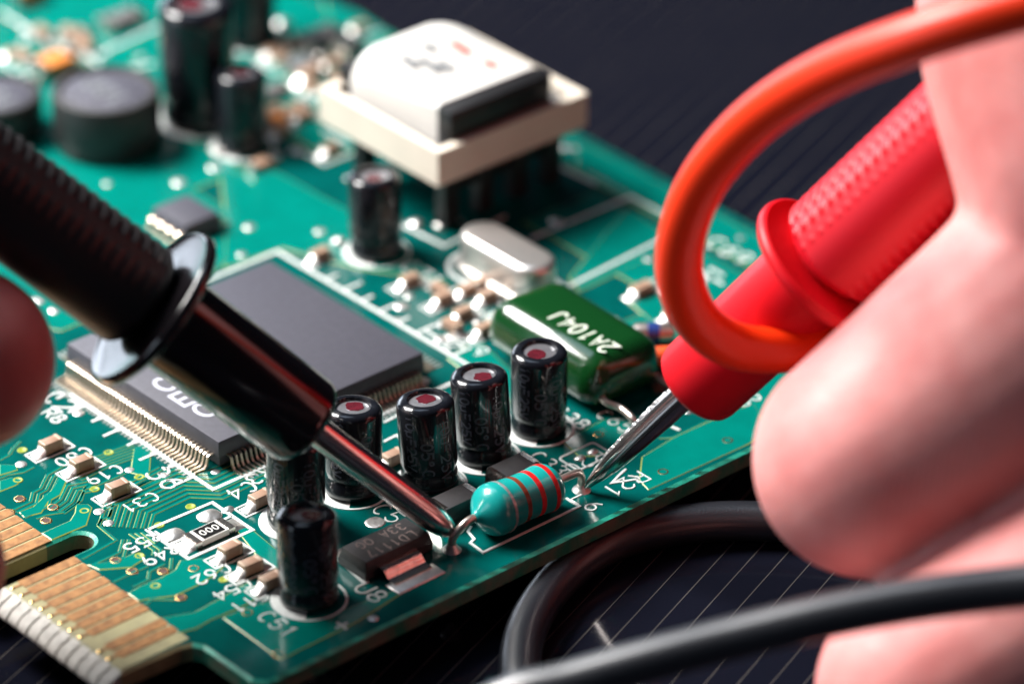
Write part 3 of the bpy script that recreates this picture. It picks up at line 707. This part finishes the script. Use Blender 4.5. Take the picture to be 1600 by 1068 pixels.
# zero-ohm style chip resistor
c = B(327, 838)
r = auto_smooth(bm_obj('chip_resistor', box_bm(-0.95, 0.95, -1.9, 1.9, 0.05, 0.62, 0.04, 1), M['white'], PCB, False, (c.x, c.y, 0.03)))
r['label'] = 'white chip resistor with a black top printed 000'
bm_obj('glaze', box_bm(-0.82, 0.82, -1.15, 1.15, 0.60, 0.68, 0.02, 1), M['black'], r)
for s in (-1, 1):
    auto_smooth(bm_obj('terminal', box_bm(-0.98, 0.98, -0.35, 0.35, 0.02, 0.65, 0.05, 1), M['tin'], r, False, (0, s * 1.75, 0)))
    V = [(-0.9, 0, 0), (0.9, 0, 0), (0.85, 0, 0.5), (-0.85, 0, 0.5), (-1.0, s * 1.3, 0), (1.0, s * 1.3, 0), (0.5, s * 0.5, 0.22), (-0.5, s * 0.5, 0.22)]
    mk('solder_fillet', V, [(3, 2, 6, 7), (7, 6, 5, 4), (2, 1, 5, 6), (3, 7, 4, 0)], M['solder'], r, True, None, (0, s * 2.08, 0))
flat_text('printed_code', '000', (0, 0), '-v', 0.72, 0.06, M['white'], r, 0.681, 0.695)
# lumpy solder on the empty pads
def lump(px, py, sx_, sy_, h, seed):
    rd = random.Random(seed); bm = bmesh.new()
    bmesh.ops.create_icosphere(bm, subdivisions=3, radius=1)
    for v in bm.verts:
        v.co.x *= sx_; v.co.y *= sy_; v.co.z = max(0, v.co.z) ** 0.8 * h * (1 + 0.4 * math.sin(3 * v.co.x + seed) * math.cos(2.3 * v.co.y))
        q = max(abs(v.co.x) / sx_, abs(v.co.y) / sy_); l = math.hypot(v.co.x / sx_, v.co.y / sy_)
        if l > 0.01: k = 1 + 0.25 * (l / q - 1); v.co.x *= k; v.co.y *= k
    c = B(px, py); return bm_obj('solder_pad', bm, M['solder'], PCB, True, (c.x, c.y, 0.0))
for a in ((270, 836, 0.95, 1.15, 0.24, 1), (327, 806, 0.95, 1.15, 0.24, 2), (358, 796, 0.35, 0.5, 0.25, 3), (586, 816, 0.85, 0.9, 0.10, 5), (906, 716, 0.42, 0.55, 0.28, 6), (926, 707, 0.42, 0.55, 0.28, 7),
          (640, 437, 0.5, 0.5, 0.5, 8), (48, 135, 1.0, 1.0, 0.9, 9), (245, 170, 0.8, 0.9, 0.5, 10), (345, 240, 0.7, 1.0, 0.6, 11), (528, 380, 0.7, 0.7, 0.7, 12), (500, 92, 0.8, 0.8, 0.6, 13), (440, 40, 0.9, 1.2, 0.5, 14), (470, 66, 0.9, 1.2, 0.5, 15), (540, 92, 0.8, 0.8, 0.8, 16),
          (818, 505, 0.6, 0.6, 0.5, 17), (745, 505, 0.4, 0.4, 0.4, 18), (650, 350, 0.8, 0.8, 0.4, 19), (690, 352, 0.8, 0.8, 0.4, 20)):
    lump(*a)
# black surface mount diodes
def diode(px, py, label):
    c = B(px, py)
    o = auto_smooth(bm_obj('diode', box_bm(-1.25, 1.25, -2.1, 2.1, 0.25, 2.05, 0.08, 2, 0.1), M['sot'], PCB, False, (c.x, c.y, 0))); o['label'] = label
    for s in (-1, 1):
        pr = [(1.6, 2.0), (2.05, 2.1), (2.32, 1.8), (2.36, 0.9), (2.55, 0.25), (3.0, 0.12)]
        V, F = [], []
        for y, z in pr:
            for x in (-0.95, 0.95): V += [(x, s * y, z + 0.06), (x, s * (y - 0.12), z - 0.05)]
        for i in range(len(pr) - 1):
            q = 4 * i; F += [(q, q + 4, q + 6, q + 2), (q + 1, q + 3, q + 7, q + 5), (q, q + 1, q + 5, q + 4), (q + 2, q + 6, q + 7, q + 3)]
        auto_smooth(mk('terminal', V, F, M['tin'], o, True), 50)
diode(711, 806, 'black diode with metal ends beside the black probe tip')
diode(801, 757, 'black diode with metal ends behind the teal resistor')
# ------------------------------------------------------------------ teal axial resistor
ax, az = 21.05, 2.45; ya, yb = 11.75, 21.7
prof = [(0.0, 0.45), (0.25, 0.62), (0.6, 1.15), (1.0, 1.72), (1.45, 2.16), (2.0, 2.36), (2.6, 2.36), (3.4, 2.2), (4.8, 2.10), (6.4, 2.10), (7.2, 2.18), (7.8, 2.22), (8.4, 2.06), (8.9, 1.6), (9.25, 1.1), (9.5, 0.62), (9.6, 0.45)]
zs_ = np.linspace(0, 9.6, 97); rs_ = np.interp(zs_, [a for a, _ in prof], [b for _, b in prof])
for _ in range(3): rs_[1:-1] = (rs_[:-2] + rs_[1:-1] * 2 + rs_[2:]) / 4
res = lathe('resistor', list(zip(zs_, rs_)), M['teal'], PCB, 56, None, None, 80)
aim(res, (ax, ya, az), (0.012, 1, -0.03)); res['label'] = 'teal axial resistor with silver, brown and two red bands'
for z_a, z_b, mm in ((2.7, 3.0, 'bsilver'), (4.25, 4.72, 'bbrown'), (5.85, 6.36, 'bred'), (7.45, 7.9, 'bred')):
    zz = np.linspace(z_a, z_b, 6); rr = np.interp(zz, zs_, rs_) + 0.022
    b = lathe('colour_band', [(zz[0], rr[0] - 0.03)] + list(zip(zz, rr)) + [(zz[-1], rr[-1] - 0.03)], M[mm], res, 56)
for pts in ([(ax, 12.3, az), (ax, 11.2, az), (ax - 0.02, 10.5, az - 0.25), (ax - 0.25, 9.95, az - 0.9), (ax - 0.36, 9.62, 1.0), (ax - 0.36, 9.55, 0.0)],
            [(ax, 21.5, az - 0.25), (ax, 22.9, az - 0.28), (ax, 23.7, az - 0.45), (ax - 0.1, 24.15, az - 1.1), (ax - 0.14, 24.2, 0.9), (ax - 0.14, 24.2, 0.0)]):
    t = tube('lead', pts, 0.36, M['lead'], None, 16, 8, pts[0]); t.parent = res; t.matrix_parent_inverse = res.matrix_world.inverted()
    j = lathe('solder_joint', [(0, 0.85), (0.1, 0.78), (0.25, 0.6), (0.45, 0.46), (0.6, 0.38)], M['solder'], PCB, 24, (pts[-1][0], pts[-1][1], 0.0))

# ------------------------------------------------------------------ green film capacitor
fc = auto_smooth(bm_obj('film_capacitor', box_bm(-7.9, 7.7, -5.0, 4.8, -2.6, 2.6, 2.1, 9, 0.6), M['film'], PCB), 60)
fc.location = (5.6, 37.3, 3.0); fc.rotation_euler = (math.radians(-3), math.radians(3), math.radians(1))
fc['label'] = 'green film capacitor printed 2A104J lying on its side'
flat_text('printed_code', '2A104J', (2.2, -1.5), '-u', 2.0, 0.22, M['filmprint'], fc, 2.602, 2.615, 0.70)
for y0, pe in ((-3.3, (17.0, 34.6, 0.0)), (3.4, (15.6, 42.4, 0))):
    s = fc.matrix_basis @ Vector((6.6, y0, -0.9))
    pts = [s, s + Vector((1.2, 0, -0.5)), s + Vector((2.4, 0.6, -0.8)), Vector(pe) + Vector((-0.6, -0.2, 1.0)), Vector(pe)]
    t = tube('lead', pts, 0.33, M['lead'], None, 12, 8, pts[0]); t.parent = fc; t.matrix_parent_inverse = fc.matrix_basis.inverted()
    lathe('solder_joint', [(0, 0.85), (0.1, 0.78), (0.25, 0.6), (0.45, 0.46), (0.6, 0.38)], M['solder'], PCB, 20, (pe[0], pe[1], 0))

# ------------------------------------------------------------------ quartz crystal
def stadium(l, w, n=12):
    r_ = w / 2; h_ = l / 2 - r_
    return [(h_ + r_ * math.cos(t), r_ * math.sin(t)) for t in np.linspace(-math.pi / 2, math.pi / 2, n)] + [(-h_ + r_ * math.cos(t), r_ * math.sin(t)) for t in np.linspace(math.pi / 2, 3 * math.pi / 2, n)]
def loft(name, rings, m, parent, loc=None, ang=40):
    V, F = [], []; n = len(rings[0][0])
    for pts, z in rings: V += [(x, y, z) for x, y in pts]
    for i in range(len(rings) - 1):
        for k in range(n): F.append((i * n + k, i * n + (k + 1) % n, (i + 1) * n + (k + 1) % n, (i + 1) * n + k))
    F.append(tuple(range(n - 1, -1, -1))); F.append(tuple((len(rings) - 1) * n + k for k in range(n)))
    return auto_smooth(mk(name, V, F, m, parent, True, None, loc), ang)
L_, W_ = 11.3, 4.5
rg = [(stadium(L_, W_), 0.55)] + [(stadium(L_ - 2 * d_, W_ - 2 * d_), z_) for z_, d_ in ((3.1, 0), (3.35, 0.06), (3.6, 0.22), (3.75, 0.5), (3.78, 0.8))]
xt = loft('crystal_oscillator', rg, M['can'], PCB, (-10.6, 43.4, 0.15)); xt['label'] = 'silver metal crystal can with rounded ends'
loft('base_flange', [(stadium(L_ + 0.9, W_ + 0.9), 0.05), (stadium(L_ + 1.1, W_ + 1.1), 0.25), (stadium(L_ + 0.9, W_ + 0.9), 0.5), (stadium(L_ + 0.1, W_ + 0.1), 0.62)], M['can'], xt)
silk_line([P2(-10.6 + a * 1.0, 43.4 + b) for a, b in stadium(13.6, 6.8)], 0.4, closed=True)

# ------------------------------------------------------------------ transformer
TR = bpy.data.objects.new('transformer', None); COL.objects.link(TR); TR.parent = PCB
TR['label'] = 'white taped transformer in a cream tray on black legs'
X0, X1, Y0, Y1, Z0, Z1 = -37.1, -19.3, 42.2, 61.2, 6.8, 10.4
bm = bmesh.new()
w_ = 1.0
for a in ((X0, X1, Y0, Y0 + w_), (X0, X1, Y1 - w_, Y1), (X0, X0 + w_, Y0 + w_, Y1 - w_), (X1 - w_, X1, Y0 + w_, Y1 - w_)):
    box_bm(a[0], a[1], a[2], a[3], Z0, Z1, 0, 1, 0, bm)
bmesh.ops.remove_doubles(bm, verts=bm.verts, dist=0.001)
tray = bm_obj('tray', bm, M['cream'], TR)
bm_obj('potting', box_bm(X0 + w_ - 0.05, X1 - w_ + 0.05, Y0 + w_ - 0.05, Y1 - w_ + 0.05, Z0 + 0.1, Z1 - 0.9), M['core2'], TR)
yc = 51.0
V, F = [], []; NS, NX = 40, 14
for i in range(NX):
    t = i / (NX - 1); x = -22.35 - 12.6 * t                     # t = 0 at the core bar, 1 at the rear end
    endk = math.sqrt(max(0.0, 1 - max(0.0, (t - 0.72) / 0.28) ** 2 * 0.35))
    hw_, top = 6.25 + 0.5 * t, (13.45 + 1.5 * math.sin(min(1, t * 1.25) * math.pi / 2) * t) * 1.0
    top = Z1 + (top - Z1) * endk; rad = 0.5 + 3.1 * t; ysc = 0.86 + 0.14 * endk
    sec = [(-hw_, Z1 - 1.0)] + [(-hw_ + rad - rad * math.cos(u_), top - rad + rad * math.sin(u_)) for u_ in np.linspace(0, math.pi / 2, NS // 2)] + [(hw_ - rad + rad * math.sin(u_), top - rad + rad * math.cos(u_)) for u_ in np.linspace(0, math.pi / 2, NS // 2)] + [(hw_, Z1 - 1.0)]
    V += [(x, yc + y * ysc, z) for y, z in sec]
n = len(sec)
for i in range(NX - 1):
    for k in range(n - 1): F.append((i * n + k, (i + 1) * n + k, (i + 1) * n + k + 1, i * n + k + 1))
F.append(tuple(range(n))); F.append(tuple((NX - 1) * n + k for k in range(n - 1, -1, -1)))
wind = auto_smooth(mk('winding', V, F, M['tape'], TR, True), 50)
for (y_, x_, l_, ww, mm) in ((47.5, -30.0, 3.0, 0.5, 'greyink'), (48.8, -29.0, 4.5, 0.45, 'greyink'), (50.0, -27.6, 2.6, 0.5, 'greyink'), (50.8, -30.6, 1.6, 0.5, 'greyink'), (53.3, -29.5, 3.4, 0.55, 'redink'), (53.9, -25.2, 1.6, 0.55, 'redink')):
    t = (-22.35 - x_) / 12.6; zt = 13.45 + 1.5 * math.sin(min(1, t * 1.25) * math.pi / 2) * t + 0.03
    dz = 0.10 * l_ / 2
    mk('printed_mark', [(x_ - l_ / 2, y_ - ww, zt + dz), (x_ + l_ / 2, y_ - ww, zt - dz + 0.05), (x_ + l_ / 2, y_ + ww, zt - dz + 0.05), (x_ - l_ / 2, y_ + ww, zt + dz)], [(0, 1, 2, 3)], M[mm], TR)
hw = 6.5
for x0, x1 in ((-22.3, -20.3), (-36.9, -35.0)):
    auto_smooth(bm_obj('core_bar', box_bm(x0, x1, yc - hw + 0.15, yc + hw - 0.15, Z1 - 1.0, Z1 + 2.95 - (1.2 if x0 < -30 else 0), 0.12, 2), M['ferrite'], TR))
auto_smooth(bm_obj('lower_core', box_bm(-35.5, -22, 46.5, 58, 3.6, Z0 + 0.05, 0.2, 2), M['ferrite'], TR))
lg = None
for x in (-34.6, -22.3):
    for k in range(4):
        y = 45.9 + k * 4.4
        o = auto_smooth(bm_obj('leg', box_bm(-0.8, 0.8, -0.9, 0.9, 0.3, Z0 + 0.05, 0.12, 1), M['ferrite'], TR)) if lg is None else lg.copy()
        if lg is not None: COL.objects.link(o); o.parent = TR
        else: lg = o
        o.location = (x, y, 0)
# ------------------------------------------------------------------ drum inductors and back-row bits
def drum(px, py, R, h, label):
    c = B(px, py)
    o = lathe('inductor', [(0.2, R * 0.94), (0.6, R), (h - 0.5, R), (h - 0.12, R * 0.975), (h, R * 0.92), (h - 0.05, R * 0.86), (h - 0.35, R * 0.82)], M['drum'], PCB, 56, (c.x, c.y, 0), None, 40); o['label'] = label
    lathe('printed_top', [(0, R * 0.82), (0.05, R * 0.8)], M['drumtop'], o, 48, (0, 0, h - 0.36))
    t = flat_text('printed_code', '100', (0, 0), '-u', 2.2, 0.4, M['greyink'], o, h - 0.30, h - 0.28)
drum(169, 222, 5.35, 6.0, 'black drum inductor with a printed grey top')
drum(-4, 205, 4.6, 4.4, 'black drum inductor cut by the left edge of the photo')
for px, py, sx_, sy_, h_, mm in ((86, 112, 1.3, 2.6, 1.6, 'orange'), (432, 196, 0.8, 1.5, 1.0, 'orange'), (42, 2, 1.2, 2.0, 1.8, 'orange'), (545, 100, 1.5, 1.2, 2.6, 'ferrite'), (640, 436, 0.1, 0.1, 0.1, 'ferrite'), (470, 110, 1.0, 2.0, 1.0, 'greyink'), (500, 70, 1.4, 2.6, 1.3, 'core2'), (425, 150, 1.0, 1.8, 0.9, 'core2'), (460, 180, 0.9, 1.8, 0.9, 'mlcc'), (190, 40, 1.2, 2.4, 1.2, 'core2'), (118, 62, 0.9, 1.6, 0.8, 'mlcc'), (408, 262, 0.7, 1.5, 0.8, 'mlcc'), (530, 130, 0.9, 1.6, 0.8, 'mlcc'), (398, 215, 0.8, 1.6, 0.8, 'mlcc')):
    if sx_ < 0.2: continue
    c = B(px, py)
    o = auto_smooth(bm_obj('chip_component', box_bm(-sx_, sx_, -sy_ * 0.62, sy_ * 0.62, 0.05, h_, 0.1, 2), M[mm], PCB, False, (c.x, c.y, 0)))
    for s in (-1, 1): auto_smooth(bm_obj('end_cap', box_bm(-sx_ * 1.02, sx_ * 1.02, -sy_ * 0.2, sy_ * 0.2, 0.02, h_ + 0.03, 0.08, 2), M['tin'], o, False, (0, s * sy_ * 0.82, 0)))
# little glass diodes beside the film capacitor
for px, py, m1, m2, lab in ((1020, 520, 'lead', 'blueband', 'small banded glass diode with a blue middle'), (1042, 557, 'orangered', 'orangered', 'small orange glass diode')):
    c = B(px, py, 1.2)
    o = lathe('glass_diode', [(0, 0.5), (0.2, 0.85), (0.6, 0.95), (3.4, 0.95), (3.8, 0.85), (4.0, 0.5)], M[m1], PCB, 24); aim(o, (c.x - 1.2, c.y - 1.5, 1.2), (0.62, 0.78, 0)); o['label'] = lab
    lathe('middle_band', [(1.4, 0.9), (1.4, 0.98), (2.5, 0.98), (2.5, 0.9)], M[m2], o, 24)
# solder tails under the board
tl = lathe('solder_tail', [(-BT - 1.1, 0.25), (-BT - 0.9, 0.38), (-BT - 0.3, 0.6), (-BT, 0.95)], M['solder'], PCB, 16)
tl.location = (20.6, 9.55, 0)
for x, y in ((20.86, 24.2), (18.5, -3.1), (18.5, -5.5), (17.0, 34.6), (11.2, 26.6), (12, 22)):
    o = tl.copy(); COL.objects.link(o); o.parent = PCB; o.location = (x, y, 0)

# ------------------------------------------------------------------ probes
def probe(kind, tip, back, t_barrel, t_flange, rshaft, mats, label, flange_r, filed):
    tip, back = Vector(tip), Vector(back); ax_ = (back - tip); L = ax_.length; ax_.normalize()
    up_img = Vector(CY) - ax_ * Vector(CY).dot(ax_); up_img.normalize()
    root = bpy.data.objects.new(kind, None); COL.objects.link(root); root['label'] = label; root['category'] = 'test probe'
    aim(root, tip, ax_, up_img)
    lb, lf_ = L * t_barrel, L * t_flange
    mb, mg, ms = mats
    def part(name, prof, m, seg=64, ang=40):
        return lathe(name, prof, m, root, seg, None, None, ang)
    if filed:
        sh = part('tip', [(0, 0.14), (0.5, 0.30), (2.0, 0.62), (4.0, 0.90), (7.0, 1.08), (11, 1.2), (lb + 1.5, 1.2)], ms, 40)
        # one worn, filed facet along the shaft
        V, F = [], []; nz = 60; na = 9; rr = random.Random(4)
        for i in range(nz):
            z = 0.3 + (lb - 0.2) * i / (nz - 1); r0 = float(np.interp(z, [0, .5, 2, 4, 7, 11, 40], [.14, .30, .62, .90, 1.08, 1.2, 1.2]))
            for k in range(na):
                a = math.radians(-28 + 76 * k / (na - 1)); e_ = 0 if k in (0, na - 1) else 1
                r_ = r0 * (1 + e_ * (0.05 + 0.13 * rr.random()) - (0.015 if not e_ else 0)); V.append((r_ * math.cos(a), r_ * math.sin(a), z))
        for i in range(nz - 1):
            for k in range(na - 1): F.append((i * na + k, i * na + k + 1, (i + 1) * na + k + 1, (i + 1) * na + k))
        mk('filed_facet', V, F, M['filed'], root, False)
    else:
        part('tip', [(0, 0.30), (0.12, 0.52), (0.5, 0.80), (1.1, 1.02), (2.0, 1.18), (3.0, 1.27), (lb + 1.5, 1.32)], ms, 48)
    R = 4.0
    part('barrel', [(lb + 0.02, 1.45), (lb + 0.0, R * 0.74), (lb + 0.22, R * 0.88), (lb + 0.6, R * 0.965), (lb + 1.2, R), (lf_ + 0.3, R * 1.04)], mb, 72)
    part('flange', [(lf_ - 0.55, R * 0.95), (lf_ - 0.35, R * 1.15), (lf_ - 0.2, flange_r * 0.9), (lf_ - 0.05, flange_r * 0.965), (lf_ + 0.25, flange_r), (lf_ + 0.6, flange_r * 1.004), (lf_ + 0.92, flange_r * 0.985), (lf_ + 1.06, flange_r * 0.955), (lf_ + 1.02, flange_r * 0.925), (lf_ + 0.92, flange_r * 0.90), (lf_ + 1.2, R * 1.1)], mb, 80)
    # ribbed grip
    g0 = lf_ + 1.2; g1 = L + 55; nz, na = 560, 216; RG = 5.0 if filed else 4.55
    V, F = [], []
    bands = [(-40, 58, 0.30), (63, 77, 0.26), (84, 92, 0.12), (-62, -47, 0.24), (150, 215, 0.26), (222, 240, 0.24)] if filed else [(-60, 10, 0.14), (18, 46, 0.30), (52, 64, 0.26), (70, 92, 0.26), (98, 120, 0.24), (126, 140, 0.12), (-100, -70, 0.1)]
    for i in range(nz):
        z = g0 + (g1 - g0) * (i / (nz - 1)) ** 1.5; s = z - g0
        base = RG * (1 - 0.28 * max(0, 1 - s / 1.6) ** 2)
        for k in range(na):
            a = 360 * k / na; a_ = (a + 120) % 360 - 120; h_ = 0
            for b0, b1, amp in bands:
                if b0 <= a_ <= b1:
                    e_ = min(a_ - b0, b1 - a_) / 5.0
                    slant = (a_ - b0) / (55.0 if filed else 200.0); pp = 1.12
                    ph = ((s + slant) % pp) / pp
                    h_ = amp * min(1, e_) * max(0, math.sin(math.pi * min(1, ph / 0.7))) * min(1, s / 1.2)
            r_ = base + h_; V.append((r_ * math.cos(math.radians(a)), r_ * math.sin(math.radians(a)), z))
    for i in range(nz - 1):
        for k in range(na): F.append((i * na + k, i * na + (k + 1) % na, (i + 1) * na + (k + 1) % na, (i + 1) * na + k))
    F.append(tuple(range(na - 1, -1, -1))); F.append(tuple((nz - 1) * na + k for k in range(na)))
    mk('grip', V, F, mg, root, True)
    return root
probe('black_test_probe', D(708, 832, 359.6), D(0, 302, 341), 0.325, 0.662, 1.3, (M['pblack'], M['gblack'], M['steel']), 'black multimeter probe touching the left lead of the teal resistor', 7.5, False)
probe('red_test_probe', D(914, 762, 367.2), D(1500, 216, 342), 0.300, 0.640, 1.2, (M['pred'], M['gred'], M['steel']), 'red multimeter probe touching the right lead of the teal resistor', 6.85, True)

# ------------------------------------------------------------------ cables
oc = tube('orange_cable', [D(3500, -60, 345), D(2900, -250, 325), D(2350, -200, 314), D(1950, -90, 312), D(1780, -34, 313), D(1600, 10, 315), D(1450, 54, 318.5), D(1300, 112, 325), D(1190, 180, 331.5), D(1110, 265, 338), D(1070, 350, 342), D(1062, 430, 345), D(1090, 500, 347.5), D(1150, 540, 349.5), D(1230, 545, 351.5), D(1310, 520, 355), D(1400, 505, 362), D(1500, 540, 370), D(1620, 640, 378), D(1760, 800, 384)],
          lambda t: 1.98, M['ocable'], None, 28, 14)
oc['label'] = 'orange-red cable looping in front of the red probe'; oc['category'] = 'cable'
tz_ = TZ + 1.76
bc = tube('black_cable', [B(1900, 1010, tz_), B(1700, 930, tz_), B(1500, 862, tz_), B(1330, 826, tz_), B(1200, 814, tz_), B(1090, 816, tz_), B(990, 834, tz_), B(915, 870, tz_), B(858, 922, tz_), B(822, 985, tz_), B(812, 1050, tz_), B(822, 1130, tz_), B(815, 1230, tz_ + 0.5), B(760, 1310, tz_ + 2), D(680, 1310, 327), D(640, 1240, 325), D(690, 1150, 324), D(800, 1090, 323.5), D(900, 1064, 323), D(1020, 1030, 322.5), D(1150, 996, 322), D(1300, 960, 321), D(1450, 933, 320), D(1600, 915, 319), D(1800, 895, 317), D(2050, 880, 315), D(2500, 890, 312), D(3100, 960, 310), D(3700, 1100, 310)],
          lambda t: 1.74, M['bcable'], None, 28, 14)
bc['label'] = 'black cable curving over the table in front of the board'; bc['category'] = 'cable'

# ------------------------------------------------------------------ hands
def hand(name, chains, label, voxel=0.55):
    bm = bmesh.new()
    ref = bmesh.new(); bmesh.ops.create_icosphere(ref, subdivisions=3, radius=1.0); ref.verts.ensure_lookup_table()
    rv = [v.co.copy() for v in ref.verts]; rf = [[v.index for v in f.verts] for f in ref.faces]; ref.free()
    V, F = [], []
    for ch in chains:
        pts = [(D(px, py, d), r_) for px, py, d, r_ in ch]
        P_ = catmull([p_ for p_, _ in pts], 10); rad = np.interp(np.linspace(0, len(pts) - 1, len(P_)), range(len(pts)), [r_ for _, r_ in pts])
        for c, r_ in zip(P_, rad):
            b = len(V); V += [c + v * float(r_) for v in rv]; F += [[b + i for i in f] for f in rf]
    bm.free()
    o = mk(name, V, F, M['skin'], None, True)
    r_ = o.modifiers.new('remesh', 'REMESH'); r_.mode = 'VOXEL'; r_.voxel_size = voxel
    s_ = o.modifiers.new('smooth', 'SMOOTH'); s_.factor = 0.5; s_.iterations = 14
    dg = bpy.context.evaluated_depsgraph_get(); me = bpy.data.meshes.new_from_object(o.evaluated_get(dg))
    o.modifiers.clear(); o.data = me; me.name = name
    me.polygons.foreach_set('use_smooth', [True] * len(me.polygons))
    o['label'] = label; o['category'] = 'hand'
    return o
hand('hand', [
    [(1362, 718, 340.5, 9.75), (1470, 640, 339, 10.45), (1590, 548, 337.5, 11.2), (1760, 430, 337, 12.5), (2000, 330, 340, 16)],
    [(2080, 330, 342, 17), (1960, 300, 339, 16), (1838, 330, 337, 16.0), (1778, 190, 336, 15.5), (1716, 20, 336, 14.6), (1700, -150, 337, 13), (1640, -300, 340, 10.2)],
    [(1452, 1082, 335.5, 9.2), (1600, 992, 335, 9.8), (1800, 860, 334, 10.3), (2040, 600, 334, 14)],
    [(1600, 1290, 335, 8.8), (1780, 1160, 334, 9.2), (1960, 960, 335, 10), (2120, 650, 340, 13)],
    [(1800, 1450, 338, 7.4), (1960, 1300, 338, 8.2), (2120, 1050, 340, 9), (2180, 700, 342, 13)],
    [(2050, 340, 342, 18), (2200, 560, 345, 20), (2350, 500, 350, 22)]],
    'hand at the right edge holding the red probe between thumb and fingers')
hand('hand', [
    [(-62, 562, 340, 7.75), (-200, 540, 338, 8.4), (-380, 480, 337, 9.0), (-620, 420, 340, 12)],
    [(-92, 884, 339, 5.3), (-200, 850, 338, 7.2), (-400, 700, 338, 9.0), (-640, 480, 341, 12)],
    [(-262, 318, 336, 7.9), (-400, 290, 335, 8.6), (-560, 300, 336, 9.4), (-720, 380, 340, 12)],
    [(-260, 1080, 340, 7.4), (-400, 960, 340, 8.4), (-560, 760, 341, 9), (-740, 520, 345, 13)],
    [(-330, 1220, 342, 6.4), (-470, 1090, 342, 7.2), (-640, 850, 343, 8), (-800, 560, 346, 13)],
    [(-740, 420, 342, 13), (-900, 450, 345, 15), (-1050, 480, 350, 16)]],
    'hand at the left edge beside the black probe, in shadow')
